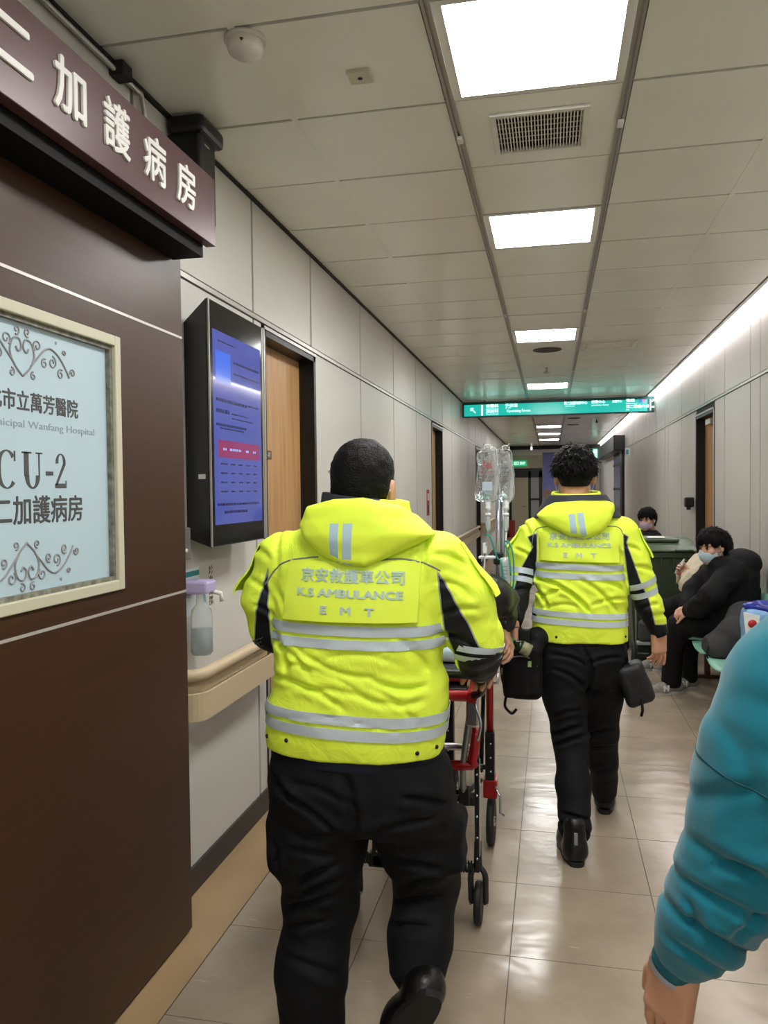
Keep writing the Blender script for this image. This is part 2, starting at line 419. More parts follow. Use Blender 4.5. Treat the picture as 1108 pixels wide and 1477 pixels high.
flat_vent(.55, 7.8, 'pale rectangular ceiling vent right of the round downlight')
for (x, y, lab) in ((-.62, 14.6, 'small hanging sprinkler head left of the far lights'), (.9, 16.2, 'small dark ceiling camera beyond the green sign'), (-.04, 9.1, 'small sprinkler head in front of the green sign')):
    t = thing('sprinkler', lab, 'sprinkler', (x, y, ZC))
    obj('escutcheon', local(t).lathe([(0, -.004), (.045, -.004), (.05, 0)], (x, y, ZC), n=20), M_white, t)
    obj('head', local(t).lathe([(.012, 0), (.012, -.05), (.035, -.052), (.035, -.06), (.01, -.075), (0, -.075)], (x, y, ZC), n=16), M_black if 'dark' in lab else M_trimmetal, t)
t = thing('ceiling_dome', 'flat white detector disc on the far ceiling beyond the green sign', 'smoke detector', (-.85, 19.5, ZC))
obj('dome', local(t).lathe([(.13, 0), (.12, -.03), (.06, -.055), (0, -.06)], (-.85, 19.5, ZC), n=28), M_white, t)

# hanging green sign -------------------------------------------------
def hanging_sign():
    ys = 12.15
    M_g = mat('sign_teal_panel', '0f8f86', .25, emit=.6, emitc='1fb3a6')
    M_gd = mat('sign_teal_frame', '0c4f4d', .3)
    M_t = mat('sign_lit_text', 'd6fff8', .4, emit=1.0, emitc='c8fff4')
    t = thing('hanging_sign', 'long teal illuminated direction sign spanning the corridor under the ceiling', 'sign', (.08, ys, 2.80))
    obj('sign_box', local(t).box((-1.34, ys, 2.665), (1.50, ys+.12, 2.90), .004), M_gd, t)
    obj('lit_panel', local(t).box((-1.31, ys-.004, 2.68), (1.40, ys+.004, 2.855)), M_g, t)
    for x in (-1.0, 0, 1.1): obj('hanger', local(t).tube([(x, ys+.06, 2.89), (x, ys+.06, ZC)], .008), M_trimmetal, t)
    yt = ys-.006
    def tx(body, x0, x1, z, h, nm='lettering'):
        text_obj(nm, body, h, M_t, t, ((x0+x1)/2, yt, z), (1, 0, 0), (0, 0, 1), tuple(t.location), width=x1-x0, bold=h*.02, res=1)
    def arrow(x, z, dx, dz, s=.05):
        L = math.hypot(dx, dz); dx /= L; dz /= L; c = local(t)
        def bar(x0, z0, x1, z1, w=.008):
            ux, uz = x1-x0, z1-z0; l = math.hypot(ux, uz); nx, nz = -uz/l*w, ux/l*w
            c.prism([(z0+nz, x0+nx), (z1+nz, x1+nx), (z1-nz, x1-nx), (z0-nz, x0-nx)], 1, yt-.002, yt+.001)
        hx, hz = x+dx*s, z+dz*s
        bar(x-dx*s, z-dz*s, hx, hz)
        for a in (2.4, -2.4):
            bar(hx, hz, hx+(dx*cos(a)-dz*sin(a))*s*.8, hz+(dx*sin(a)+dz*cos(a))*s*.8)
        obj('arrow', c, M_t, t)
    arrow(-1.17, 2.765, -1, 1)
    obj('divider', local(t).box((-1.045, yt-.002, 2.69), (-1.02, yt+.001, 2.85)), M_t, t)
    tx('核醫科', -.97, -.78, 2.825, .055); tx('放射科', -.97, -.78, 2.745, .055); tx('Radiology', -.97, -.78, 2.705, .02); tx('Nuclear Medicine', -.97, -.78, 2.785, .02)
    tx('手術室', -.68, -.49, 2.825, .055); tx('Operating Room', -.66, -.3, 2.745, .055); tx('1F', -.68, -.6, 2.79, .02)
    tx('第二加護病房中心', .20, .54, 2.83, .05); tx('ICU Center', .22, .36, 2.79, .02)
    tx('檢驗中心', .60, .80, 2.835, .05); tx('Laboratory Center', .60, .85, 2.79, .022)
    tx('血庫中心', .90, 1.04, 2.835, .04)
    tx('電梯', 1.10, 1.22, 2.84, .05); tx('Elevator', 1.10, 1.26, 2.80, .02); tx('第二醫療大樓', 1.10, 1.42, 2.75, .05); tx('M', 1.10, 1.14, 2.705, .02)
    obj('pictogram', local(t).box((1.285, yt-.002, 2.81), (1.32, yt, 2.855)), mat('picto_blue', '2b62c9', .4, emit=.5, emitc='3b7be0'), t)
    obj('pictogram', local(t).box((1.33, yt-.002, 2.81), (1.365, yt, 2.855)), mat('picto_pink', 'c95fa0', .4, emit=.5, emitc='d070b0'), t)
    # right-end arrows sit on the frame
    obj('divider', local(t).box((1.435, yt+.001, 2.69), (1.45, yt+.004, 2.85)), M_t, t)
    arrow(1.475, 2.83, 1, 1, .018); arrow(1.475, 2.74, 1, 0, .018)
hanging_sign()

# end wall door, exit sign and mural ---------------------------------
def far_end():
    y = Y1
    fr = struct('door_6', MB().box((-1.33, y-.06, 0), (-1.26, y, 2.12)).box((-.72, y-.06, 0), (-.64, y, 2.12)).box((-.38, y-.06, 0), (-.28, y, 2.12)).box((-1.33, y-.06, 1.92), (-.28, y, 2.22)).box((-.66, y-.06, 1.18), (-.34, y, 1.24)), M_black)
    obj('door_leaf', MB().box((-1.26, y-.04, .01), (-.72, y-.005, 1.93)), mat('cream_door', 'aca389', .5), fr)
    obj('door_handle', MB().tube([(-.9, y-.04, .99), (-.9, y-.09, .99), (-.78, y-.09, .99)], .02), M_trimmetal, fr)
    obj('glass_pane', MB().box((-.64, y-.03, 1.24), (-.38, y-.02, 1.92)), mat('milky_glass', '9a9a98', .3), fr)
    obj('glass_pane', MB().box((-.64, y-.03, .1), (-.38, y-.02, 1.18)), mat('milky_glass'), fr)
    t = thing('exit_sign', 'green lit exit sign above the far cream door', 'sign', (-.98, y-.06, 2.38))
    obj('sign_box', local(t).box((-1.22, y-.09, 2.29), (-.78, y-.005, 2.47), .01), mat('exit_green', '0c8f5c', .4, emit=.5, emitc='20c080'), t)
    c = local(t)
    obj('lettering', text_obj('lettering', '出口 EXIT', .12, mat('exit_text', 'e0fff0', .4, emit=1.2, emitc='e0fff0'), t, (-1.0, y-.094, 2.38), (1, 0, 0), (0, 0, 1), tuple(t.location), width=.36).data.copy(), mat('exit_text'), t) if 0 else \
        text_obj('lettering', '出口 EXIT', .12, mat('exit_text', 'e0fff0', .4, emit=1.2, emitc='e0fff0'), t, (-1.0, y-.094, 2.38), (1, 0, 0), (0, 0, 1), tuple(t.location), width=.36)
    # mural: sky, pale tower, ground (flat print)
    m = bpy.data.materials.new('mural_print'); m.use_nodes = True; N = NT(m); b = N.n['Principled BSDF']; b.inputs['Roughness'].default_value = .4
    tc = N.new('ShaderNodeTexCoord'); sp = N.new('ShaderNodeSeparateXYZ'); N.link(tc.outputs['Object'], sp.inputs[0])
    cr = N.new('ShaderNodeValToRGB'); e = cr.color_ramp.elements; e[0].position = 0; e[0].color = lin('7d745f'); e[1].position = 1; e[1].color = lin('5a5aa0')
    for p, c in ((.22, '8a8578'), (.235, '6a7850'), (.30, '5e6a48'), (.33, '9aa0b8'), (.6, '6b70b4')):
        q = e.new(p); q.color = lin(c)
    n = N.new('ShaderNodeTexNoise', i_Scale=4.0); N.link(tc.outputs['Object'], n.inputs[0])
    ma = N.new('ShaderNodeMath', operation='MULTIPLY_ADD'); N.link(sp.outputs[2], ma.inputs[0]); ma.inputs[1].default_value = 1/2.45; ma.inputs[2].default_value = -.02
    m2 = N.new('ShaderNodeMath', operation='MULTIPLY_ADD'); N.link(n.outputs[0], m2.inputs[0]); m2.inputs[1].default_value = .05; N.link(ma.outputs[0], m2.inputs[2])
    N.link(m2.outputs[0], cr.inputs[0]); N.link(cr.outputs[0], b.inputs['Base Color'])
    t = thing('wall_mural', 'wall sized mural print with violet sky and a pale tower, on the far end wall', 'mural', (.55, y-.02, .2))
    o = obj('sky_print', local(t).box((-.26, y-.03, .2), (1.40, y-.012, 2.72)), m, t)
    c = local(t).prism([(.9, .92), (1.5, .97), (2.0, 1.04), (2.42, 1.12), (2.0, 1.2), (1.5, 1.26), (.9, 1.3)], 1, y-.034, y-.028)
    obj('tower_print', c, mat('mural_tower', 'b9b6b4', .5, var=.2, vscale=6), t)
    obj('house_print', local(t).box((-.22, y-.034, .75), (.1, y-.028, 1.5)), mat('mural_house', '9a7358', .5, var=.2), t)
    # dark soffit lamps
    t = thing('ceiling_spot', 'small white spot lamp over the far cream door', 'lamp', (-.6, y-.55, ZC-.1))
    obj('head', local(t).lathe([(0, -.12), (.03, -.12), (.035, -.06), (.02, 0), (0, 0)], (-.6, y-.56, ZC-.02), n=16), mat('spot_glow', 'ffffff', .4, emit=.6), t)
    t = thing('fire_extinguisher_box', 'small red fire equipment box on the floor by the far door', 'box', (-1.2, y-.5, 0))
    obj('body', local(t).box((-1.32, y-.62, 0), (-1.14, y-.35, .5), .02), mat('dull_red', '8c1f1c', .4), t)
    obj('lid', local(t).box((-1.33, y-.63, .5), (-1.13, y-.34, .53), .01), mat('dull_red'), t)
far_end()

# right: dark lift bay with projecting header -------------------------
def lift_bay():
    fr = struct('door_7', MB().box((XR-.06, 17.2, 0), (XR+.1, 17.6, 2.33)).box((XR+.0, 19.7, 0), (XR+.1, 19.8, 2.33)), M_black)
    obj('glass_pane', MB().box((XR-.03, 17.6, .05), (XR-.01, 19.7, 2.33)), mat('dark_glass', '6f6d69', .15), fr)
    for z in (.9, 1.5, 2.05): obj('glazing_bar', MB().box((XR-.045, 17.6, z), (XR-.03, 19.7, z+.05)), M_black, fr)
    t = thing('door_header_box', 'black box header jutting from the right wall far down the corridor', 'door header', (1.4, 18.2, 2.5))
    obj('housing', local(t).box((XR-.23, 17.1, 2.34), (XR-.002, 23.0, 2.66), .01), M_black, t)
    t = thing('exit_sign', 'small lit green sign on the end of the black header box', 'sign', (1.25, 23.0, 2.5))
    obj('sign_box', local(t).box((XR-.36, 23.1, 2.38), (XR, 23.16, 2.68), .01), mat('exit_green'), t)
    obj('sign_face', local(t).box((XR-.34, 23.092, 2.41), (XR-.12, 23.1, 2.65)), mat('pale_green_lit', 'b0f0e0', .4, emit=.9), t)
    t = thing('blade_sign', 'little white blade sign on the right wall before the black header', 'sign', (XR-.03, 15.9, 2.3))
    obj('plate', local(t).box((XR-.10, 15.9, 2.17), (XR, 15.92, 2.33), .004), mat('pale_sign', 'cfd8da', .4), t)
    obj('symbol', local(t).box((XR-.085, 15.897, 2.2), (XR-.04, 15.9, 2.29)), mat('picto_teal', '3d8f93', .4), t)
lift_bay()
def wall_box():
    t = thing('wall_dispenser', 'small black box on the right wall beside the far wooden door', 'dispenser', (XR-.06, 9.05, 1.35))
    obj('housing', local(t).box((XR-.09, 8.99, 1.33), (XR, 9.10, 1.44), .012), M_blackp, t)
    obj('nozzle', local(t).box((XR-.07, 9.02, 1.30), (XR-.03, 9.07, 1.335), .006), M_base, t)
wall_box()

# handrails -----------------------------------------------------------
M_rail = mat('handrail_cream', 'c4b08f', .4, bump=.02, bscale=200)
def handrail(y0, y1, lab):
    t = thing('handrail', lab, 'handrail', (XL, (y0+y1)/2, .8)); dx = .098
    def path(off, yo0, yo1):
        pts = [(XL+.003, yo0, 0)]
        pts += [(XL+off-off*.0, 0, 0)][:0]
        R = .075
        for k in range(0, 7):
            a = pi/2*k/6; pts.append((XL+off-R+R*sin(a), yo0+R-R*cos(a), 0))
        for k in range(0, 7):
            a = pi/2*k/6; pts.append((XL+off-R+R*cos(a), yo1-R+R*sin(a), 0))
        pts.append((XL+.003, yo1, 0)); return pts
    # bumper band
    pts = path(dx, y0, y1); V = []; F = []
    prof = [(0, .705), (.004, .700), (.004, .700)]
    rows = [(.703, 0.), (.70, -.006), (.795, -.006), (.80, 0.)]
    c = local(t)
    def band(inner, z0, z1, th):
        V = []
        P = path(dx-inner, y0+inner, y1-inner); Q = path(dx-inner-th, y0+inner+th, y1-inner-th)
        for a, b in zip(P, Q):
            V += [(a[0], a[1], z0), (a[0], a[1], z1), (b[0], b[1], z1), (b[0], b[1], z0)]
        F = []
        for i in range(len(P)-1):
            for k in range(4): F.append((4*i+k, 4*i+(k+1) % 4, 4*i+4+(k+1) % 4, 4*i+4+k))
        F += [(0, 1, 2, 3), tuple(4*(len(P)-1)+k for k in (3, 2, 1, 0))]
        c.add(V, F)
    band(0, .695, .797, .012)
    obj('bumper_band', c, M_rail, t)
    c = local(t); band(.03, .79, .835, .03); obj('support_rib', c, M_rail, t)
    P = [(a[0], a[1], .862) for a in path(dx-.022, y0+.02, y1-.02)]
    obj('grip_rail', local(t).tube(P, .024, 14), M_rail, t)
handrail(2.66, 3.52, 'cream handrail in front of the wooden door, below the wall screen')
handrail(4.52, 9.0, 'cream handrail hidden mostly behind the nearer yellow jacket')
handrail(10.08, 14.45, 'far cream handrail on the left wall seen behind the drip bags')
handrail(15.6, 20.2, 'farthest cream handrail on the left wall')

# sliding door with ward lettering -------------------------------------
M_brown = mat('brown_laminate', '40291c', .36, var=.10, vscale=3, stretch=(1, .25, 14), bump=.04, bscale=20, spec=.38)
M_inlay = mat('pale_inlay', 'cfc8c2', .3, .4)
def sliding_door():
    X = -1.25
    t = thing('sliding_ward_door', 'dark brown sliding door with a frosted window and grey lettering, at left', 'door', (X, 1.7, 0))
    y0, y1 = .88, 2.52; wy0, wy1, wz0, wz1 = 1.26, 2.11, 1.265, 2.01
    c = local(t)
    c.box((X-.045, y0, .012), (X, wy0, 2.40)).box((X-.045, wy1, .012), (X, y1, 2.40)).box((X-.045, wy0, .012), (X, wy1, wz0)).box((X-.045, wy0, wz1), (X, wy1, 2.40))
    obj('door_leaf', c, M_brown, t)
    for z in (2.085, 1.207):
        obj('inlay_strip', local(t).box((X-.001, y0, z-.004), (X+.0015, y1, z+.004)), M_inlay, t)
    M_fr = mat('window_frame_cream', 'c4bfa8', .4)
    c = local(t); w_ = .03
    c.box((X-.01, wy0, wz0), (X+.008, wy0+w_, wz1), .003).box((X-.01, wy1-w_, wz0), (X+.008, wy1, wz1), .003).box((X-.01, wy0+w_, wz0), (X+.008, wy1-w_, wz0+w_), .003).box((X-.01, wy0+w_, wz1-w_), (X+.008, wy1-w_, wz1), .003)
    obj('window_frame', c, M_fr, t)
    c = local(t)
    for (a, b) in (((wy0+w_, wz1-w_-.012), (wy1-w_, wz1-w_)), ((wy1-w_-.012, wz0+w_), (wy1-w_, wz1-w_-.012)), ((wy0+w_, wz0+w_), (wy1-w_-.012, wz0+w_+.012))):
        c.box((X-.02, a[0], a[1]), (X-.004, b[0], b[1]))
    obj('window_gasket', c, mat('gasket_grey', '77766a', .6, var=.5, vscale=40), t)
    obj('frosted_pane', local(t).box((X-.024, wy0+.02, wz0+.02), (X-.018, wy1-.02, wz1-.02)), mat('frosted_pane', 'a9bdc6', .45, var=.04, vscale=2, emit=.06, emitc='b9d2dd'), t)
    Xg = X-.0175; MT = mat('door_letter_grey', '4c4a4b', .5); ML = mat('door_letter_light', '8f9aa3', .5)
    cy = 1.70; lc = tuple(t.location)
    def tx(b, cyy, z, h, wd, m=MT, bold=0): text_obj('lettering', b, h, m, t, (Xg, cyy, z), (0, 1, 0), (0, 0, 1), lc, width=wd, bold=bold, extrude=.0004)
    tx('台北市立萬芳醫院', 1.725, 1.775, .052, .40, bold=.0008)
    tx('Taipei Municipal Wanfang Hospital', 1.725, 1.722, .026, .56, ML)
    # ICU-2 in a serif face: bars with serifs
    c = local(t); z0, z1 = 1.565, 1.655; e = .0006
    def rect(ya, yb, za, zb): c.box((Xg-.0002, ya, za), (Xg+e, yb, zb))
    def poly(pts): c.prism([(p[0], p[1]) for p in pts], 0, Xg-.0002, Xg+e)
    def arc(cyy, cz, ry, rz, a0, a1, wt0, wt1, n=18):
        for i in range(n):
            A = a0+(a1-a0)*i/n; B = a0+(a1-a0)*(i+1)/n
            def wth(a): return wt0+(wt1-wt0)*abs(cos(a))
            p = [(cyy+ry*cos(A), cz+rz*sin(A)), (cyy+ry*cos(B), cz+rz*sin(B)), (cyy+(ry-wth(B))*cos(B), cz+(rz-wth(B)*.6)*sin(B)), (cyy+(ry-wth(A))*cos(A), cz+(rz-wth(A)*.6)*sin(A))]
            poly(p)
    rect(1.535, 1.549, z0, z1); rect(1.524, 1.56, z0, z0+.004); rect(1.524, 1.56, z1-.004, z1)      # I
    arc(1.635, 1.61, .04, .047, radians(45), radians(315), .005, .019); rect(1.661, 1.666, 1.63, 1.655)  # C
    rect(1.698, 1.715, 1.595, z1); rect(1.69, 1.726, z1-.004, z1); rect(1.753, 1.758, 1.595, z1); rect(1.743, 1.769, z1-.004, z1)   # U
    arc(1.729, 1.597, .029, .034, radians(180), radians(360), .007, .016)
    rect(1.782, 1.812, 1.598, 1.608)                                                                # -
    arc(1.845, 1.633, .021, .023, radians(-20), radians(190), .004, .011); poly([(1.866, 1.628), (1.854, 1.628), (1.82, 1.572), (1.828, 1.572)]); rect(1.82, 1.868, z0, z0+.012); rect(1.864, 1.868, z0+.01, z0+.02)
    obj('lettering', c, MT, t)
    tx('第二加護病房', 1.725, 1.505, .075, .43, bold=.0011)
    # scroll ornaments above and below
    MS = mat('ornament_grey', '8d8c8e', .5)
    def scroll(cz, fl, nm):
        c = local(t)
        def curve(pts, r=.0026):
            P = [(Xg+.0006, cy+s_*p[0], cz+fl*p[1]) for p in pts]; c.tube(catmull(P, 5), r, 5)
        def spiral(yc, zc, r0, a0, turns, d=1):
            return [(yc+r0*(1-.75*k/14)*cos(a0+d*2*pi*turns*k/14), zc+r0*(1-.75*k/14)*sin(a0+d*2*pi*turns*k/14)) for k in range(15)]
        for s_ in (1, -1):
            curve([(0, -.055), (.03, -.03), (.045, 0), (.035, .03), (.012, .035), (.004, .015), (.015, .004), (.024, .014)])
            curve([(.03, -.028), (.06, .0), (.085, .022), (.115, .03), (.15, .012), (.18, -.02), (.19, -.035)])
            for a in ((.058, .028, .016, -2.2, 1.2, -1), (.085, -.012, .013, 1.2, 1.2, 1), (.118, -.004, .017, 1.5, 1.3, -1), (.152, -.03, .014, 1.0, 1.2, 1), (.17, .028, .008, 3.5, 1.1, -1), (.205, -.02, .012, 3.4, 1.2, -1), (.04, -.05, .011, 1.5, 1.1, 1), (.02, .055, .012, -1.2, 1.1, -1)):
                curve(spiral(*a), .0022)
            c.lathe([(0, .001), (.005, 0)], (Xg+.0006, cy+s_*.135, cz+fl*.05), axis=0, n=8)
        obj(nm, c, MS, t)
    scroll(1.895, 1, 'scroll_ornament'); scroll(1.375, -1, 'scroll_ornament')
    # header rail above
    t2 = thing('door_header', 'black metal track box over the brown sliding door', 'door header', (-1.25, 1.6, 2.34))
    obj('track_box', local(t2).box((XL+.002, -.9, 2.402), (-1.16, 2.50, 2.40)).box((-1.245, -.9, 2.335), (-1.135, 2.455, 2.45)).box((XL+.002, -.9, 2.45), (-1.16, 2.455, 2.62)), mat('track_black', '0c0a0a', .6, spec=.15), t2)
    obj('end_cap', local(t2).box((-1.20, 2.455, 2.345), (-1.14, 2.462, 2.385)), M_trimmetal, t2)
    # ward sign
    M_sg = mat('sign_maroon', '563a3c', .34, var=.05, vscale=4, metal=.1)
    M_st = mat('sign_white_letter', 'e4e2dd', .5)
    t3 = thing('ward_sign', 'maroon sign board with white raised characters over the brown door', 'sign', (-1.10, 1.6, 2.49))
    obj('board', local(t3).box((-1.134, .2, 2.375), (-1.10, 2.478, 2.598), .002), M_sg, t3)
    def stx(ch, y, z=2.485, h=.135, wd=.125):
        text_obj('raised_character', ch, h, M_st, t3, (-1.097, y, z), (0, 1, 0), (0, 0, 1), tuple(t3.location), width=wd, bold=.0022, extrude=.003)
    for ch, y in (('第', 1.26), ('二', 1.465), ('加', 1.668), ('護', 1.865), ('病', 2.065), ('房', 2.262)): stx(ch, y)
sliding_door()
def wall_upper_duct():
    # surface conduit and black reader at the wall head beside the sign
    t = thing('cable_conduit', 'thin grey conduit and bracket along the top of the left wall above the maroon sign', 'conduit', (XL+.02, 2.0, ZC-.03))
    obj('pipe', local(t).tube([(XL+.018, 1.2, ZC-.03), (XL+.018, 2.45, ZC-.03), (XL+.018, 2.47, ZC-.08), (XL+.018, 2.47, 2.65)], .009), M_trimmetal, t)
    obj('bracket', local(t).box((XL, 2.28, ZC-.05), (XL+.05, 2.34, ZC-.004), .004), M_joint, t)
    t = thing('door_sensor', 'tall black sensor housing on the wall behind the end of the maroon sign', 'sensor', (-1.3, 2.75, 2.75))
    obj('housing', local(t).box((XL, 2.66, 2.55), (-1.235, 2.80, 2.86), .012), M_blackp, t)
    obj('sensor_head', local(t).box((XL+.01, 2.64, 2.85), (-1.215, 2.84, 2.915), .018), M_blackp, t)
    obj('indicator', local(t).box((-1.235, 2.70, 2.82), (-1.2335, 2.74, 2.826)), M_trimmetal, t)
wall_upper_duct()

# wall screen ---------------------------------------------------------
def wall_screen():
    t = thing('wall_screen', 'tall black wall display showing a violet notice page with a red table', 'display', (-1.3, 3.0, 1.8))
    xf = -1.25; y0, y1, z0, z1 = 2.715, 3.262, 1.345, 2.268
    c = local(t)
    # tapered rear housing
    V = [(xf, y0, z0), (xf, y1, z0), (xf, y1, z1), (xf, y0, z1), (XL, y0+.055, z0+.03), (XL, y1-.055, z0+.03), (XL, y1-.055, z1-.07), (XL, y0+.055, z1-.07)]
    c.add(V, [(0, 3, 2, 1), (4, 5, 6, 7), (0, 1, 5, 4), (1, 2, 6, 5), (2, 3, 7, 6), (3, 0, 4, 7)])
    obj('housing', c, M_blackp, t)
    obj('bezel', local(t).box((xf, y0-.003, z0-.003), (xf+.012, y1+.003, z1+.003), .005), mat('bezel_gloss', '0b0b0d', .12), t)
    obj('edge_trim', local(t).box((xf+.008, y1-.006, z0), (xf+.014, y1+.003, z1)), M_trimmetal, t); obj('edge_trim', local(t).box((xf+.008, y0-.003, z0), (xf+.014, y0+.004, z1)), M_trimmetal, t)
    sy0, sy1, sz0, sz1 = 2.745, 3.235, 1.425, 2.165; X = xf+.0125
    obj('display_panel', local(t).box((X-.002, sy0, sz0), (X, sy1, sz1)), mat('lcd_page', '3f4792', .04, emit=.12, emitc='6f83dc', var=.0), t)
    W_, H_ = sy1-sy0, sz1-sz0
    def q(a, b, cc, d, m, nm='page_block', par=None):  # fractions, top-left origin
        return obj(nm, local(t).box((X, sy0+a*W_, sz1-d*H_), (X+.0006, sy0+b*W_, sz1-cc*H_)), m, t)
    M_r = mat('lcd_red', '7a2a5c', .1, emit=.14, emitc='b0447e'); M_dk = mat('lcd_dark', '1f2458', .1, emit=.03, emitc='4a50a0'); M_bl = mat('lcd_blue', '2a55c0', .1, emit=.25, emitc='3d6ee8'); M_lt = mat('lcd_light', '8090d8', .1, emit=.3, emitc='a8b6f0')
    q(.05, .34, .10, .26, M_bl); 
    q(.08, .95, .56, .65, M_r)
    c = local(t); rr = random.Random(4)
    def words(y, a, b, h=.007):
        x = a
        while x < b:
            w_ = rr.uniform(.02, .06); c.box((X, sy0+x*W_, sz1-(y+h)*H_), (X+.0007, sy0+min(b, x+w_)*W_, sz1-y*H_)); x += w_+.012
    for (y, a, b, h) in ((.045, .1, .45, .008), (.13, .4, .95, .012), (.19, .4, .95, .01), (.345, .05, .68, .016), (.345, .7, .95, .008), (.40, .05, .3, .02), (.41, .35, .7, .007), (.435, .35, .8, .006), (.475, .05, .65, .012), (.495, .12, .6, .007), (.89, .05, .92, .012), (.93, .18, .65, .014)): words(y, a, b, h)
    for r_ in range(4):
        y = .68+.048*r_
        for a in (.12, .32, .48, .64, .8): words(y, a, a+.08 if a > .2 else a+.13, .008)
    tag(obj('page_text', c, M_dk, t), kind='stuff')
    c = local(t)
    for a in (.17, .3, .48, .64, .8): words(.6, a, a+.06 + (.1 if a == .3 else 0), .012)
    tag(obj('table_heading', c, M_lt, t), kind='stuff')
    obj('side_label', local(t).box((-1.31, 2.737, 1.62), (-1.275, 2.7385, 1.635)), M_white, t) if 0 else None
    lb = local(t); yy = lambda x: y0+.055*(xf-x)/(xf-XL)-.001
    lb.add([(-1.30, yy(-1.30), 1.60), (-1.262, yy(-1.262), 1.60), (-1.262, yy(-1.262), 1.618), (-1.30, yy(-1.30), 1.618)], [(0, 1, 2, 3)])
    obj('side_label', lb, M_white, t)
wall_screen()

def left_wall_items():
    t = thing('card_reader', 'small grey wall box between the brown door and the screen', 'wall box', (XL, 2.66, 1.4))
    obj('housing', local(t).box((XL, 2.62, 1.30), (XL+.05, 2.70, 1.42), .006), mat('grey_metal', '8b8a86', .4, .4), t)
    obj('button', local(t).lathe([(0, .004), (.007, .003), (.008, 0)], (XL+.05, 2.66, 1.335), axis=0, n=12), M_white, t)
    t = thing('sanitizer_dispenser', 'clear hand sanitizer bottle in a lilac and white wall holder', 'dispenser', (XL+.05, 2.76, 1.1))
    Mp = mat('clear_plastic', 'e8eef0', .12, trans=.75, alpha=1., ior=1.2); Ml = mat('lilac_plastic', 'b3a8cf', .4)
    obj('instruction_card', local(t).box((XL, 2.74, 1.075), (XL+.003, 2.86, 1.255)), mat('card_white', 'd6dee0', .5), t)
    obj('card_header', local(t).box((XL+.003, 2.74, 1.225), (XL+.0036, 2.86, 1.245)), mat('card_teal', '2f8585', .5), t)
    obj('card_picture', local(t).box((XL+.003, 2.83, 1.10), (XL+.0036, 2.855, 1.19)), mat('card_teal'), t)
    obj('pump_head', local(t).box((XL+.004, 2.72, 1.165), (XL+.10, 2.81, 1.215), .01), Ml, t)
    obj('spout', local(t).tube([(XL+.06, 2.78, 1.18), (XL+.12, 2.80, 1.16), (XL+.125, 2.80, 1.13)], .009), M_white, t)
    obj('bottle', local(t).lathe([(0, .93), (.034, .93), (.042, .94), (.042, 1.07), (.038, 1.10), (.02, 1.125), (.018, 1.165)], (XL+.055, 2.765, 0), n=24), Mp, t)
    obj('gel', local(t).lathe([(0, .935), (.038, .935), (.038, 1.03), (0, 1.03)], (XL+.055, 2.765, 0), n=24), mat('gel_pale', 'c6cfd2', .1, trans=.5), t)
    t = thing('wall_lettering', 'small vertical black printed characters on the wall under the screen', 'lettering', (XL, 2.95, 1.18))
    text_obj('characters', '公共電話', .042, mat('wall_ink', '55524e', .6), t, (XL+.0012, 2.97, 1.17), (0, 0, -1), (0, 1, 0), tuple(t.location), extrude=.0004)
    t = thing('no_smoking_notice', 'little red and white notice on the left wall before the second door', 'notice', (XL, 8.75, 1.45))
    obj('plate', local(t).box((XL, 8.68, 1.26), (XL+.004, 8.86, 1.55)), mat('notice_red', 'a03a34', .5), t)
    obj('symbol', local(t).box((XL+.004, 8.72, 1.43), (XL+.0055, 8.82, 1.51)), M_white, t)
    obj('symbol', local(t).box((XL+.004, 8.72, 1.29), (XL+.0055, 8.82, 1.38)), M_base, t)
left_wall_items()
# ================================================================== organic shapes: distance fields meshed by surface nets
A3 = lambda *v: np.array(v, float)
def seg(P, a, b, r0, r1):
    a = A3(*a); b = A3(*b); ab = b-a; h = np.clip((P-a)@ab/max(ab@ab, 1e-9), 0, 1)
    return np.linalg.norm(P-a-h[:, None]*ab, axis=1)-(r0+(r1-r0)*h)
def smin(a, b, k):
    h = np.clip(.5+.5*(b-a)/k, 0, 1); return b+(a-b)*h-k*h*(1-h)
def smax(a, b, k): return -smin(-a, -b, k)
def chain(P, pts, rs, k=.02):
    d = None
    for i in range(len(pts)-1):
        e = seg(P, pts[i], pts[i+1], rs[i], rs[i+1]); d = e if d is None else smin(d, e, k)
    return d
def ell(P, c, r, R=None):
    q = P-A3(*c)
    if R is not None: q = q@R
    r = A3(*r); k0 = np.linalg.norm(q/r, axis=1); k1 = np.linalg.norm(q/(r*r), axis=1)
    return k0*(k0-1)/np.maximum(k1, 1e-6)
def rbox(P, c, half, rad, R=None):
    q = P-A3(*c)
    if R is not None: q = q@R
    q = np.abs(q)-(A3(*half)-rad)
    return np.linalg.norm(np.maximum(q, 0), axis=1)+np.minimum(q.max(axis=1), 0)-rad
def loft(P, lev, n=2.4):
    L = np.array(sorted(lev), float); z = P[:, 2]
    g = [np.interp(z, L[:, 0], L[:, i]) for i in range(1, 5)]
    q = (np.abs((P[:, 0]-g[0])/g[2])**n+np.abs((P[:, 1]-g[1])/g[3])**n)**(1/n)
    d = (q-1)*np.minimum(g[2], g[3])
    d = np.where(q > 1, d*1.0, d)
    return np.maximum(np.maximum(d, L[0, 0]-z), z-L[-1, 0])
_rs = np.random.RandomState(7); _perm = _rs.rand(32, 32, 32)
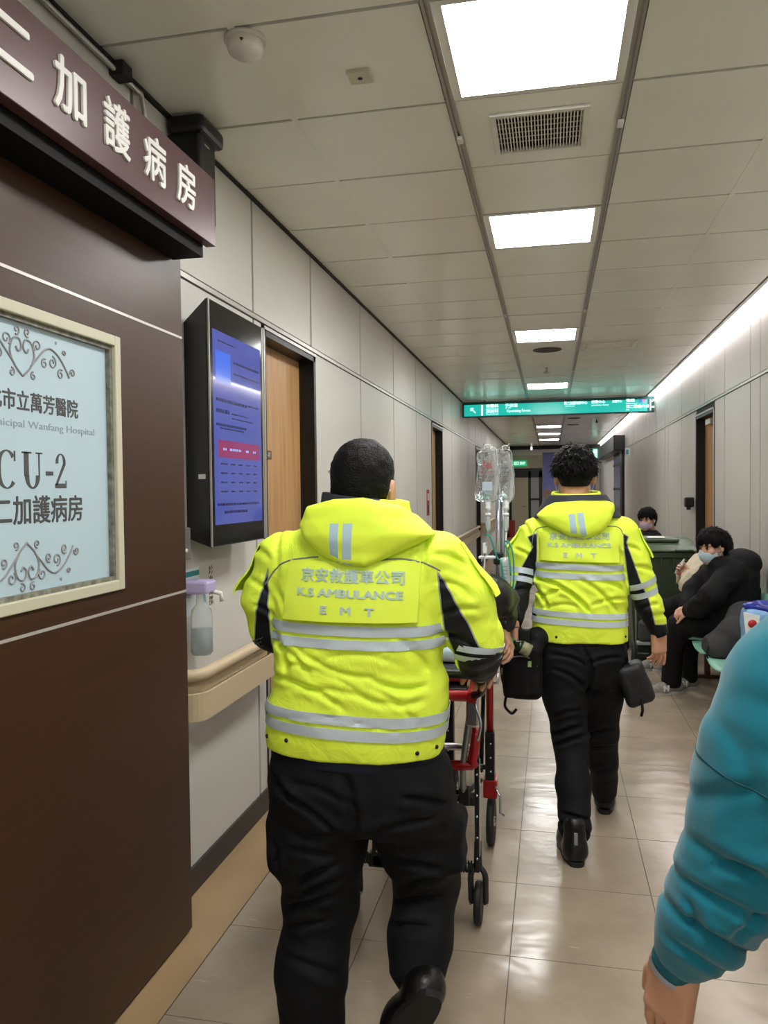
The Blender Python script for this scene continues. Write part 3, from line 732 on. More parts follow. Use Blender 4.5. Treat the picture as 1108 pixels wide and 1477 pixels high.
def vn(P, s=1., off=0.):
    q = P*np.array(s)+off+100; i = np.floor(q).astype(int); f = q-i; f = f*f*(3-2*f); i &= 31; j = (i+1) & 31
    r = 0
    for dx in (0, 1):
        for dy in (0, 1):
            for dz in (0, 1):
                wt = (f[:, 0] if dx else 1-f[:, 0])*(f[:, 1] if dy else 1-f[:, 1])*(f[:, 2] if dz else 1-f[:, 2])
                r = r+wt*_perm[(j if dx else i)[:, 0], (j if dy else i)[:, 1], (j if dz else i)[:, 2]]
    return r-.5
def folds(P, amp, s, off=0., warp=.0):
    Q = P
    if warp: Q = P+warp*np.stack([vn(P, 4, 3+off), vn(P, 4, 9+off), vn(P, 4, 17+off)], 1)
    a = vn(Q, s, off); return amp*(1-2*np.abs(a)*2.2)
def creases(P, L, ymax=9., sc=1.):
    """cloth creases: each a soft valley with a ridge beside it, seen from the back"""
    x, z = P[:, 0], P[:, 2]; wob = .012*vn(P, 9, 1); d = 0
    for (xa, za, xb, zb, A, w_) in L:
        ex, ez = xb-xa, zb-za; l = math.hypot(ex, ez); ux, uz = ex/l, ez/l
        u = (x-xa)*ux+(z-za)*uz; s = (x-xa)*-uz+(z-za)*ux+wob-.10*l*(4*(u/l)*(1-u/l))
        tp = np.clip(u/l*3.5+.35, 0, 1)*np.clip((1-u/l)*3.5+.35, 0, 1)
        d = d+sc*A*tp*(np.exp(-(s/(w_*.55))**2)-.55*np.exp(-((s-w_*1.25)/(w_*.8))**2)-.45*np.exp(-((s+w_*1.25)/(w_*.9))**2))
    return np.where(P[:, 1] < ymax, d, 0)
def poly2(x, z, poly):
    """signed distance to a 2D polygon, negative inside"""
    p = np.array(poly, float); n = len(p); d = np.full(x.shape, 1e9); ins = np.zeros(x.shape, bool)
    for i in range(n):
        a, b = p[i], p[(i+1) % n]; e = b-a; wx, wz = x-a[0], z-a[1]
        h = np.clip((wx*e[0]+wz*e[1])/max(e@e, 1e-12), 0, 1)
        d = np.minimum(d, np.hypot(wx-h*e[0], wz-h*e[1]))
        c = ((a[1] > z) != (b[1] > z)) & (x < (b[0]-a[0])*(z-a[1])/((b[1]-a[1]) or 1e-12)+a[0]); ins ^= c
    return np.where(ins, -d, d)
def sdf_mesh(fn, lo, hi, h):
    lo = A3(*lo); hi = A3(*hi); st = 4
    nc = np.ceil((hi-lo)/(h*st)).astype(int)+1; n = (nc-1)*st+1
    ax = [lo[i]+h*st*np.arange(nc[i]) for i in range(3)]
    G = np.stack(np.meshgrid(*ax, indexing='ij'), -1).reshape(-1, 3); C = fn(G).reshape(nc)
    Sg = np.repeat(np.repeat(np.repeat(C[:-1, :-1, :-1], st, 0), st, 1), st, 2); Sf = np.empty(n); Sf[:-1, :-1, :-1] = Sg
    Sf[-1] = Sf[-2]; Sf[:, -1] = Sf[:, -2]; Sf[:, :, -1] = Sf[:, :, -2]
    Sf = np.where(Sf > 0, np.maximum(Sf, h), np.minimum(Sf, -h))
    near = (np.abs(C) < h*st*2.2)
    blk = np.zeros([k-1 for k in nc], bool)
    for dx in (0, 1):
        for dy in (0, 1):
            for dz in (0, 1): blk |= near[dx:nc[0]-1+dx, dy:nc[1]-1+dy, dz:nc[2]-1+dz]
    m = np.zeros(n, bool); B = np.repeat(np.repeat(np.repeat(blk, st, 0), st, 1), st, 2); m[:-1, :-1, :-1] = B
    m[1:, :-1, :-1] |= B; m[:-1, 1:, :-1] |= B; m[:-1, :-1, 1:] |= B; m[1:, 1:, 1:] |= B; m[1:, 1:, :-1] |= B; m[1:, :-1, 1:] |= B; m[:-1, 1:, 1:] |= B
    I = np.argwhere(m); P = lo+I*h
    out = np.empty(len(P))
    for k in range(0, len(P), 200000): out[k:k+200000] = fn(P[k:k+200000])
    Sf[m] = out
    Sf[Sf == 0] = 1e-9
    neg = Sf < 0; cn = [k-1 for k in n]
    acc = np.zeros(cn+[3]); cnt = np.zeros(cn)
    for a in range(3):
        o1, o2 = (a+1) % 3, (a+2) % 3
        for d1 in (0, 1):
            for d2 in (0, 1):
                s0 = [None]*3; s1 = [None]*3
                s0[a] = slice(0, cn[a]); s1[a] = slice(1, cn[a]+1)
                s0[o1] = s1[o1] = slice(d1, cn[o1]+d1); s0[o2] = s1[o2] = slice(d2, cn[o2]+d2)
                u, v = Sf[tuple(s0)], Sf[tuple(s1)]; x = (u < 0) != (v < 0)
                t = np.where(x, u/np.where(x, u-v, 1), 0)
                acc[..., a] += np.where(x, t, 0); acc[..., o1] += x*d1; acc[..., o2] += x*d2; cnt += x
    act = cnt > 0; idx = -np.ones(cn, int); idx[act] = np.arange(act.sum())
    ci = np.argwhere(act); V = lo+(ci+acc[act]/cnt[act][:, None])*h
    F = []
    for a in range(3):
        o1, o2 = (a+1) % 3, (a+2) % 3
        s0 = [slice(None)]*3; s1 = [slice(None)]*3; s0[a] = slice(0, -1); s1[a] = slice(1, None)
        x = neg[tuple(s0)] != neg[tuple(s1)]
        E_ = np.argwhere(x); E_ = E_[(E_[:, o1] > 0) & (E_[:, o2] > 0) & (E_[:, o1] < cn[o1]) & (E_[:, o2] < cn[o2])]
        flip = neg[E_[:, 0], E_[:, 1], E_[:, 2]]
        def cid(d1, d2):
            q = E_.copy(); q[:, o1] -= d1; q[:, o2] -= d2; return idx[q[:, 0], q[:, 1], q[:, 2]]
        q = np.stack([cid(1, 1), cid(0, 1), cid(0, 0), cid(1, 0)], 1)
        q[~flip] = q[~flip][:, ::-1]; q = q[(q >= 0).all(1)]
        F.append(q)
    return V, np.concatenate(F)
def to_mesh(name, V, F, attrs=None, org=(0, 0, 0)):
    me = bpy.data.meshes.new(name); V = np.asarray(V)-A3(*org); nF = len(F)
    me.vertices.add(len(V)); me.vertices.foreach_set('co', V.ravel())
    me.loops.add(nF*4); me.loops.foreach_set('vertex_index', F.ravel().astype(np.int32))
    me.polygons.add(nF); me.polygons.foreach_set('loop_start', np.arange(0, nF*4, 4, dtype=np.int32)); me.polygons.foreach_set('use_smooth', np.ones(nF, bool))
    me.update(calc_edges=True); me.validate()
    for k, a in (attrs or {}).items():
        at = me.attributes.new(k, 'FLOAT', 'POINT')
        if len(at.data) == len(a): at.data.foreach_set('value', a.astype(np.float32))
    return me
def merge(*vf):
    V = []; F = []; n = 0
    for v, f in vf: V.append(v); F.append(f+n); n += len(v)
    return np.concatenate(V), np.concatenate(F)
def relax(V, F, it=2, lam=.5):
    n = len(V)
    for _ in range(it):
        acc = np.zeros_like(V); c = np.zeros(n)
        for k in range(4):
            a, b = F[:, k], F[:, (k+1) % 4]
            for ax in range(3):
                acc[:, ax] += np.bincount(a, V[b, ax], n)+np.bincount(b, V[a, ax], n)
            c += np.bincount(a, minlength=n)+np.bincount(b, minlength=n)
        V = V+lam*(acc/np.maximum(c, 1)[:, None]-V)
    return V
def frame(y, z):
    """columns = local x,y,z axes in world; y kept, z made perpendicular"""
    y = Vector(y).normalized(); z = Vector(z); x = y.cross(z).normalized(); z = x.cross(y)
    return np.array([x, y, z]).T
# ---- reusable head / hand
def head_fn(P):
    sk = ell(P, (0, -.012, .03), (.075, .094, .092))
    jaw = ell(P, (0, .022, -.045), (.058, .068, .072)); d = smin(sk, jaw, .035)
    d = smin(d, ell(P, (0, .068, -.098), (.024, .022, .018)), .03)
    d = smin(d, ell(P, (0, .07, .03), (.05, .02, .014)), .02)
    d = smin(d, seg(P, (0, .084, .012), (0, .104, -.028), .007, .0115), .012)
    for s in (1, -1):
        d = smin(d, ell(P, (s*.012, .092, -.034), (.008, .01, .007)), .008)
        d = smax(d, -ell(P, (s*.031, .098, .008), (.018, .016, .011)), .012)
        d = smin(d, ell(P, (s*.031, .076, .007), (.0135, .012, .0095)), .004)
        d = smin(d, ell(P, (s*.045, .06, -.025), (.02, .02, .018)), .02)
        ear = smax(ell(P, (s*.079, -.008, -.005), (.011, .019, .032)), -ell(P, (s*.09, -.004, -.002), (.010, .011, .021)), .006)
        d = smin(d, ear, .006)
    d = smin(d, ell(P, (0, .088, -.064), (.024, .01, .006)), .008)
    d = smax(d, -ell(P, (0, .1, -.0675), (.022, .008, .0015)), .004)
    return smin(d, seg(P, (0, -.022, -.06), (0, -.04, -.17), .056, .06), .03)
def hair_fn(style):
    def f(P):
        x, y, z = P.T
        sk = ell(P, (0, -.012, .03), (.075, .094, .092)); sk = smin(sk, seg(P, (0, -.03, -.02), (0, -.04, -.1), .055, .055), .03)
        if style == 'crop':   # short back and sides
            line = np.interp(y, [-.1, -.04, -.02, .01, .03, .06, .09], [-.078, -.06, .0, .028, .01, .05, .055])
            t = .001+.006*np.clip((z-line)/.06, 0, 1)+.007*np.clip((z-.03)/.08, 0, 1)+.0035*vn(P, 60)+.002*vn(P, 150)
        elif style == 'wavy':
            line = np.interp(y, [-.1, -.05, -.02, .01, .03, .06, .09], [-.045, -.04, .0, .02, .0, .045, .05])
            top = np.clip((z-.0)/.025, 0, 1)
            t = .002+.010*top+top*(.014*np.abs(vn(P+.02*np.stack([vn(P, 25, 5), vn(P, 25, 8), vn(P, 25, 2)], 1), (28, 28, 22)))+.008*vn(P, 70))
        else:                 # fringe, ears part covered
            line = np.interp(y, [-.1, -.04, -.015, .01, .04, .07, .1], [-.085, -.075, -.01, .012, -.005, .035, .028])
            line = line+.018*vn(P*np.array([1, 1, 0]), 55)
            t = .012+.012*np.clip((z-line)/.05, 0, 1)+.012*vn(P, (60, 60, 20))+.004*vn(P, 120)
        return smax(sk-t, line-z, .006)
    return f
def mask_fn(P):
    x, y, z = P.T
    f = smin(ell(P, (0, .022, -.045), (.064, .082, .078)), ell(P, (0, .1, -.035), (.02, .022, .03)), .04)
    f = f-.004-.0015*np.sin(z*600)*(np.abs(x) < .045)
    top = -.012-.30*np.abs(x)-.0+(.012*np.exp(-(x/.02)**2)); bot = -.112+.35*np.abs(x)
    return smax(smax(smax(f, -f-.006, .002), np.maximum(z-top, bot-z), .004), .026-y, .004)
_hc = {}
def tufts(V, F, n, L, wd, lift, curl, seed=1, crown=(0, -.03, .13), keep=None):
    rs = np.random.RandomState(seed); fi = rs.randint(0, len(F), n*3); p = V[F[fi]].mean(1)
    nn = np.cross(V[F[fi, 1]]-V[F[fi, 0]], V[F[fi, 2]]-V[F[fi, 0]]); nn /= np.maximum(np.linalg.norm(nn, axis=1, keepdims=True), 1e-12)
    c = p-A3(0, -.012, .03); nn *= np.sign((nn*c).sum(1))[:, None]
    if keep is not None: k = keep(p); p, nn = p[k], nn[k]
    p, nn = p[:n], nn[:n]; m = len(p)
    f = p-A3(*crown)+rs.randn(m, 3)*.02; f -= nn*(f*nn).sum(1)[:, None]; f /= np.maximum(np.linalg.norm(f, axis=1, keepdims=True), 1e-9)
    s = np.cross(nn, f); K = 6; Ls = L*rs.uniform(.6, 1.25, m)[:, None]; ph = rs.uniform(0, 6.28, m)[:, None]; ws = wd*rs.uniform(.6, 1.3, m)[:, None]
    VV = []
    for k in range(K):
        u = k/(K-1); c = p+f*Ls*u+nn*(lift*(sin(u*2.6))-.004)+s*curl*np.sin(ph+u*4)*u+nn*curl*.5*np.cos(ph+u*4)*u
        w_ = ws*(1-u**1.5)*(.5+u*1.2 if u < .4 else 1)
        VV.append(np.stack([c-s*w_, c+nn*w_*.7, c+s*w_], 1))
    VV = np.stack(VV, 1).reshape(-1, 3)      # m,K,3
    base = np.arange(m)[:, None]*K*3; q = []
    for k in range(K-1):
        for j in (0, 1): q.append(np.concatenate([base+k*3+j, base+k*3+j+1, base+(k+1)*3+j+1, base+(k+1)*3+j], 1))
    return VV, np.concatenate(q)
def head_parts(style):
    if 'h' not in _hc:
        V, F = sdf_mesh(head_fn, (-.11, -.13, -.17), (.11, .14, .14), .0045); _hc['h'] = (V, F)
        V, F = sdf_mesh(mask_fn, (-.09, 0, -.14), (.09, .15, .03), .003); _hc['m'] = (V, F)
    if style not in _hc:
        _hc[style] = sdf_mesh(hair_fn(style), (-.14, -.16, -.14), (.14, .14, .18), .0042 if style != 'wavy' else .0036)
        if style == 'wavy': _hc[style] = merge(_hc[style], tufts(*_hc[style], 1100, .034, .0042, .010, .009, 2, keep=lambda p: (p[:, 2] > .012)))
        if style == 'crop': _hc[style] = merge(_hc[style], tufts(*_hc[style], 2600, .013, .0013, .0035, .0015, 5, keep=lambda p: p[:, 2] > -.03))
        if style == 'fringe': _hc[style] = merge(_hc[style], tufts(*_hc[style], 900, .030, .0035, .005, .003, 3, keep=lambda p: p[:, 2] > .01))
    return _hc['h'], _hc[style], _hc['m']
def hand_fn(curl=.35, spread=.06, thumb=(.62, .7, -.25), k=.006):
    segs = []
    for i, (x, L, r) in enumerate(((.029, .068, .0092), (.010, .076, .0095), (-.010, .070, .0090), (-.028, .055, .008))):
        c = curl[i] if isinstance(curl, (list, tuple)) else curl
        p = A3(x, .088-.004*abs(i-1), 0); a = 0; sp = (1.5-i)*spread
        for j, (fr, ex) in enumerate(((.45, .8), (.31, 1.2), (.24, .8))):
            a += c*ex; q = p+L*fr*A3(sin(sp)*cos(a), cos(sp)*cos(a), -sin(a)); segs.append((p, q, r*(1-.07*j), r*(.94-.07*j))); p = q
    t = A3(*thumb); t /= np.linalg.norm(t); p = A3(.022, .022, -.004); q = p+t*.045
    segs.append((p, q, .015, .011)); t2 = t+A3(-.25, .35, -.15); t2 /= np.linalg.norm(t2); r = q+t2*.03; segs.append((q, r, .0108, .0095)); segs.append((r, r+t2*.022, .0095, .0075))
    def f(P):
        d = rbox(P, (0, .048, 0), (.039, .046, .0145), .013); d = smin(d, ell(P, (.022, .03, -.008), (.018, .03, .014)), .015)
        d = smin(d, seg(P, (0, -.06, 0), (0, .01, 0), .026, .025), .02)
        fg = None
        for s in segs:
            e = seg(P, *s); fg = e if fg is None else np.minimum(fg, e)
        return smin(d, fg, k)
    return f
def hand_vf(pos, ydir, back, left=False, **k):
    """pos wrist, ydir to fingertips, back = back-of-hand normal; right hand thumb is on -x when back faces viewer"""
    V, F = sdf_mesh(hand_fn(**k), (-.075, -.075, -.12), (.12, .19, .05), .0036)
    R = frame(ydir, back)       # x = y cross z
    V = V.copy()
    if not left: V[:, 0] *= -1; F = F[:, ::-1]
    return V@R.T+A3(*pos), F

# ---- materials for people
M_skin = mat('skin', 'c89678', .5, sss=.12, var=.06, vscale=30, bump=.05, bscale=200)
M_skin2 = mat('skin_pale', 'cf9f86', .5, sss=.12, var=.05, vscale=30)
M_hair = mat('black_hair', '070606', .5, var=.3, vscale=90, bump=.5, bscale=260, spec=.2)
M_mask = mat('mask_blue', 'b9cbd6', .7); M_maskp = mat('mask_pink', 'c9b4c6', .7)
M_loop = mat('mask_loop', 'd9d9d5', .6)
M_trou = mat('black_trousers', '0e0f12', .75, var=.2, vscale=6, bump=.15, bscale=400, spec=.25)
M_navy = mat('navy_cloth', '101623', .7, bump=.2, bscale=300, spec=.3)
M_blk = mat('black_cloth', '0d0d0f', .7, bump=.2, bscale=300, spec=.25)
M_shoe = mat('black_leather', '0d0c0c', .35, bump=.1, bscale=100)
M_sole = mat('dark_rubber', '1b1a1a', .7)
M_refl = mat('reflective_silver', 'c6d2d8', .38, .15, bump=.1, bscale=150)
M_refl2 = mat('reflective_blue_grey', 'b4d2dc', .5, .1)
M_pipe = mat('grey_piping', '7f868a', .6)
HV = 'e8ff48'
def jacket_mat(name, col=HV, col2='0b0d14'):
    m = bpy.data.materials.new(name); m.use_nodes = True; N = NT(m); b = N.n['Principled BSDF']; b.inputs['Roughness'].default_value = .62; b.inputs['Specular IOR Level'].default_value = .35
    at = N.new('ShaderNodeAttribute', attribute_name='panel')
    def step(th, inv=False):
        n = N.new('ShaderNodeMapRange'); n.inputs['From Min'].default_value = th-.0006; n.inputs['From Max'].default_value = th+.0006; N.link(at.outputs['Fac'], n.inputs[0]); return n
    a = step(-.0018); c = step(.0018)
    m1 = N.new('ShaderNodeMixRGB'); m1.inputs[1].default_value = lin(col); m1.inputs[2].default_value = lin('9aa39a'); N.link(a.outputs[0], m1.inputs[0])
    m2 = N.new('ShaderNodeMixRGB'); m2.inputs[2].default_value = lin(col2); N.link(m1.outputs[0], m2.inputs[1]); N.link(c.outputs[0], m2.inputs[0])
    N.link(m2.outputs[0], b.inputs['Base Color'])
    tc = N.new('ShaderNodeTexCoord'); no = N.new('ShaderNodeTexNoise', i_Scale=14.0, i_Detail=3.0); no.inputs['Distortion'].default_value = 1.0
    N.link(tc.outputs['Object'], no.inputs[0]); bu = N.new('ShaderNodeBump', i_Strength=.35, i_Distance=.02); N.link(no.outputs[0], bu.inputs['Height']); N.link(bu.outputs[0], b.inputs['Normal'])
    MATS[name] = m; return m
M_jack = jacket_mat('hi_vis_fabric'); M_hv = mat('hi_vis_plain', HV, .62, bump=.12, bscale=14, spec=.35); M_panel = mat('hi_vis_panel', 'eaff50', .5, spec=.4)
M_cuffdark = mat('dark_lining', '2c2e36', .7, bump=.1, bscale=60)

# ---- surface helpers
def trace(fn, O, D, T=1.2, it=60):
    O = np.asarray(O, float); D = np.asarray(D, float); t = np.zeros(len(O))
    for _ in range(it): t = np.minimum(t+fn(O+t[:, None]*D)*.7, T)
    return O+t[:, None]*D
def back_y(fn, x, z, y0):
    x = np.atleast_1d(np.asarray(x, float)); z = np.atleast_1d(np.asarray(z, float))
    O = np.stack([x, np.full_like(x, y0), z], 1); return trace(fn, O, np.tile([0, 1., 0], (len(x), 1)))[:, 1]
def strip_mesh(name, grid, off, th, org):
    """grid (nu,nv,3) surface points and outward normals from finite differences -> thin shell"""
    G = np.array(grid); nu, nv = G.shape[:2]
    du = np.gradient(G, axis=0); dv = np.gradient(G, axis=1); N_ = np.cross(du, dv); N_ /= np.maximum(np.linalg.norm(N_, axis=2, keepdims=True), 1e-9)
    return G, N_
def shell(name, G, N_, off, th, org, closed_u=False):
    nu, nv = G.shape[:2]; o = np.asarray(off, float)
    if o.ndim: o = o[..., None]
    A = (G+N_*(o+th)).reshape(-1, 3); B = (G+N_*o).reshape(-1, 3); V = np.concatenate([A, B])-A3(*org); k = nu*nv; F = []
    for i in range(nu if closed_u else nu-1):
        for j in range(nv-1):
            a, b, c, d = i*nv+j, ((i+1) % nu)*nv+j, ((i+1) % nu)*nv+j+1, i*nv+j+1
            F.append((a, b, c, d)); F.append((k+d, k+c, k+b, k+a))
        a, b = i*nv, ((i+1) % nu)*nv; F.append((b, a, k+a, k+b)); a += nv-1; b += nv-1; F.append((a, b, k+b, k+a))
    if not closed_u:
        for j in range(nv-1):
            F.append((j, j+1, k+j+1, k+j)); a = (nu-1)*nv+j; F.append((a+1, a, k+a, k+a+1))
    me = bpy.data.meshes.new(name); me.from_pydata([tuple(v) for v in V], [], F); me.polygons.foreach_set('use_smooth', [True]*len(F))
    bm = bmesh.new(); bm.from_mesh(me); bmesh.ops.recalc_face_normals(bm, faces=bm.faces[:]); bm.to_mesh(me); bm.free(); me.update(); me.set_sharp_from_angle(angle=.8); return me
def arm_flap(name, fn, a, b, ang0, ang1, t0, t1, m, parent, n=14, nv=8, off=.003, th=.003, flare=.014, R=.15):
    a = A3(*a); b = A3(*b); d = (b-a)/np.linalg.norm(b-a); u = np.cross(d, [0, -1, 0]); u /= np.linalg.norm(u); w_ = np.cross(u, d)   # w_ towards the viewer side
    O = []; D = []
    for i in range(n):
        an = ang0+(ang1-ang0)*i/(n-1); r = u*cos(an)-w_*sin(an) if 0 else u*cos(an)+A3(0, -1, 0)*sin(an)
        for j in range(nv): O.append(a+(b-a)*(t0+(t1-t0)*j/(nv-1))+r*R); D.append(-r)
    D = np.array(D); Q = trace(fn, O, D, R-.01, 40).reshape(n, nv, 3); N_ = -D.reshape(n, nv, 3)
    for _ in range(2): Q[1:-1] = (Q[:-2]+Q[1:-1]+Q[2:])/3
    o = off+flare*np.broadcast_to(np.linspace(0, 1, nv)[None, :]**1.6, (n, nv))
    return obj(name, shell(name, Q, N_, o, th, tuple(parent.location)), m, parent)
def back_patch(name, fn, quad, y0, m, parent, nu=24, nv=10, off=.002, th=.002, flare=0.):
    """quad: four (x,z) corners TL,TR,BR,BL laid on the back of a jacket"""
    q = np.array(quad, float); u = np.linspace(0, 1, nu)[:, None, None]; v = np.linspace(0, 1, nv)[None, :, None]
    XZ = (1-v)*((1-u)*q[0]+u*q[1])+v*((1-u)*q[3]+u*q[2]); x, z = XZ[..., 0].ravel(), XZ[..., 1].ravel()
    y = back_y(fn, x, z, y0); G = np.stack([x, y, z], 1).reshape(nu, nv, 3)
    for _ in range(2): G[:, 1:-1, 1] = (G[:, :-2, 1]+G[:, 1:-1, 1]+G[:, 2:, 1])/3; G[1:-1, :, 1] = (G[:-2, :, 1]+G[1:-1, :, 1]+G[2:, :, 1])/3
    N_ = np.zeros_like(G); N_[..., 1] = -1
    o = off+flare*np.broadcast_to(np.linspace(0, 1, nv)[None, :], (nu, nv))**1.5
    return obj(name, shell(name, G, N_, o, th, tuple(parent.matrix_world.translation) if 0 else tuple(parent.location), False), m, parent)
def back_text(fn, body, cx, cz, wd, h, y0, m, parent, off, slope=0., bold=0., root=None, spacing=1., fy=None):
    me, co = text_mesh(body, h, bold=bold, extrude=.0003, width=wd, spacing=spacing)
    x = cx+co[:, 0]; z = cz+co[:, 1]+slope*co[:, 0]
    y = back_y(fn, x, z, y0)-off-(0 if fy is None else fy(x, z))+co[:, 2]*-1
    V = np.stack([x, y, z], 1)-A3(*(root or parent).location); me.vertices.foreach_set('co', V.ravel()); me.update()
    return obj('lettering', me, m, parent)
def back_curve(name, fn, pts, y0, r, m, parent, k=6):
    Q = np.array(catmull([(p[0], p[1], 0) for p in pts], k)); y = back_y(fn, Q[:, 0], Q[:, 1], y0)
    return obj(name, local(parent).tube([(a, b-.0005, c) for a, b, c in zip(Q[:, 0], y, Q[:, 1])], r, 6), m, parent)
def wrap_band(name, fn, cx, cy, z0, z1, m, parent, tilt=0., n=90, nv=4, off=.003, th=.0015):
    a = np.linspace(0, 2*pi, n, endpoint=False); v = np.linspace(0, 1, nv); P = []
    for i in a:
        for j in v:
            P.append((cx+.6*cos(i), cy+.6*sin(i), z0+(z1-z0)*j))
    O = np.array(P); D = np.array([(-cos(i), -sin(i), 0.) for i in a for j in v])
    O[:, 2] += tilt*D[:, 0]*-.24
    Q = trace(fn, O, D, .6).reshape(n, nv, 3); N_ = -D.reshape(n, nv, 3)
    return obj(name, shell(name, Q, N_, off, th, tuple(parent.location), True), m, parent)
def arm_band(name, fn, a, b, t0, t1, m, parent, n=40, nv=3, off=.0015, th=.0015, R=.13):
    a = A3(*a); b = A3(*b); d = (b-a)/np.linalg.norm(b-a); u = np.cross(d, [0, 1, 0.3]); u /= np.linalg.norm(u); w_ = np.cross(d, u)
    O = []; D = []
    for i in range(n):
        an = 2*pi*i/n; r = u*cos(an)+w_*sin(an)
        for j in range(nv):
            t = t0+(t1-t0)*j/(nv-1); O.append(a+(b-a)*t+r*R); D.append(-r)
    Q = trace(fn, O, D, R-.01, 40).reshape(n, nv, 3); N_ = -np.array(D).reshape(n, nv, 3)
    return obj(name, shell(name, Q, N_, off, th, tuple(parent.location), True), m, parent)
def sdf_obj(name, fn, lo, hi, h, m, parent, attrs=None, sm=1):
    V, F = sdf_mesh(fn, lo, hi, h)
    if sm: V = relax(V, F, sm)
    at = {k: g(V) for k, g in (attrs or {}).items()}
    return obj(name, to_mesh(name, V, F, at, tuple(parent.location)), m, parent)
def add_head(t, c, fwd, up, style, extra, scale=1., skin=None, mask=None, hairm=None, loops=True, bodym=None):
    """returns body mesh (head + extra vf) and makes hair, mask, eyes"""
    R = frame(fwd, up); (hv, hf), (av, af), (mv, mf) = head_parts(style)
    W_ = lambda v: (v*scale)@R.T+A3(*c)
    V, F = merge((W_(hv), hf), *extra)
    body = obj('body', to_mesh('body', V, F, None, tuple(t.location)), skin or M_skin, t)
    obj('hair', to_mesh('hair', W_(av), af, None, tuple(t.location)), hairm or M_hair, t)
    for s in (1, -1):
        e = MB(tuple(t.location)); bm = bmesh.new(); bmesh.ops.create_uvsphere(bm, u_segments=12, v_segments=8, radius=.0105*scale)
        cc = W_(np.array([[s*.031, .0795, .0075]]))[0]
        for q in bm.verts: q.co += Vector(cc)
        eye = obj('eye', MB(tuple(t.location)).bm(bm), mat('eye_dark', '1c1512', .2), body)
        br = W_(np.array([(s*.016, .094, .026), (s*.03, .0935, .031), (s*.047, .083, .027)]))
        obj('eyebrow', MB(tuple(t.location)).tube([tuple(q) for q in br], [.002, .003, .0015], 6), M_hair, body)
    if mask:
        mo = obj('face_mask', to_mesh('face_mask', W_(mv), mf, None, tuple(t.location)), mask, t)
        for s in (1, -1):
            for z in (-.02, -.075):
                pts = W_(np.array([(s*.058, .045, z-.005), (s*.077, .012, z*.5-.012), (s*.083, -.012, z*.1), (s*.078, -.026, .0), (s*.077, -.03, -.006)]))
                obj('ear_loop', MB(tuple(t.location)).tube(catmull([tuple(q) for q in pts], 4), .0013, 5), M_loop, mo)
    return body
def shoe_fn(heel, toe, rad=.045, h=.09, up=(0, 0, 1)):
    heel = A3(*heel); toe = A3(*toe); R = frame(toe-heel, up); L = np.linalg.norm(toe-heel)
    def f(P):
        q = (P-heel)@R
        d = smin(seg(q, (0, .0, .05), (0, L*.55, .04), rad*.82, rad*.9), seg(q, (0, L*.5, .035), (0, L-.045, .028), rad*.95, rad*.82), .03)
        d = smin(d, seg(q, (0, .012, .05), (0, .02, h+.02), rad*.9, rad*.85), .03)
        return smax(d, -q[:, 2]+.006, .004)
    return f, R, heel
def shoe(t, heel, toe, m=None, sole=None, rad=.045, h=.09, up=(0, 0, 1), name='shoe', res=.006, laces=None):
    f, R, hl = shoe_fn(heel, toe, rad, h, up); lo = np.minimum(A3(*heel), A3(*toe))-.1; hi = np.maximum(A3(*heel), A3(*toe))+.1; hi[2] += .08
    o = sdf_obj(name, f, lo, hi, res, m or M_shoe, t)
    L = np.linalg.norm(A3(*toe)-A3(*heel)); n = 28; P = []
    for i in range(n):
        a = 2*pi*i/n; yy = L*.5-.02+(L*.5+.026)*cos(a); ww = rad*(.98 if cos(a) > 0 else .86)*abs(sin(a))**.6*(1 if sin(a) > 0 else -1); P.append((ww, yy))
    V = [tuple(np.array((x, y, z))@R.T+hl) for z in (0, .02) for x, y in P]
    c = MB(tuple(t.location)).add(V, [tuple(range(n)), tuple(range(n, 2*n))]+[(i, (i+1) % n, n+(i+1) % n, n+i) for i in range(n)])
    obj('sole', c, sole or M_sole, o)
    if laces:
        for k in range(4):
            y = L*(.42+.09*k); z = .083-.011*k
            V = [tuple(np.array(p)@R.T+hl) for p in ((-.022, y, z-.01), (0, y+.006, z+.002), (.022, y, z-.01))]
            obj('lace', MB(tuple(t.location)).tube(V, .0035, 6), laces, o)
    return o
CR_J1 = [(-0.719, 1.158, -0.597, 1.089, 0.012, 0.012), (-0.721, 1.064, -0.512, 1.007, 0.014, 0.012), (-0.311, 1.059, -0.444, 1.089, 0.014, 0.012), (-0.441, 1.089, -0.631, 1.147, 0.012, 0.012), (-0.311, 1.027, -0.478, 1.05, 0.01, 0.012), (-0.665, 1.044, -0.376, 0.997, 0.008, 0.012), (-0.376, 1.188, -0.308, 1.08, 0.008, 0.018), (-0.711, 1.188, -0.665, 1.064, 0.01, 0.018), (-0.58, 1.127, -0.376, 1.117, 0.006, 0.012), (-0.682, 1.105, -0.478, 1.055, 0.008, 0.012), (-0.444, 1.064, -0.322, 0.947, 0.006, 0.012), (-0.707, 1.296, -0.665, 1.221, 0.006, 0.012), (-0.733, 0.954, -0.308, 0.921, 0.004, 0.006), (-0.291, 1.387, -0.214, 1.359, 0.012, 0.012), (-0.277, 1.321, -0.197, 1.283, 0.012, 0.012), (-0.271, 1.238, -0.18, 1.25, 0.012, 0.012), (-0.288, 1.188, -0.186, 1.147, 0.01, 0.012), (-0.299, 1.445, -0.223, 1.313, 0.006, 0.02), (-0.784, 1.396, -0.719, 1.371, 0.01, 0.012), (-0.797, 1.321, -0.73, 1.283, 0.012, 0.012), (-0.78, 1.246, -0.716, 1.221, 0.01, 0.012), (-0.719, 1.445, -0.707, 1.329, 0.008, 0.012), (-0.322, 1.445, -0.328, 1.329, 0.008, 0.012)]
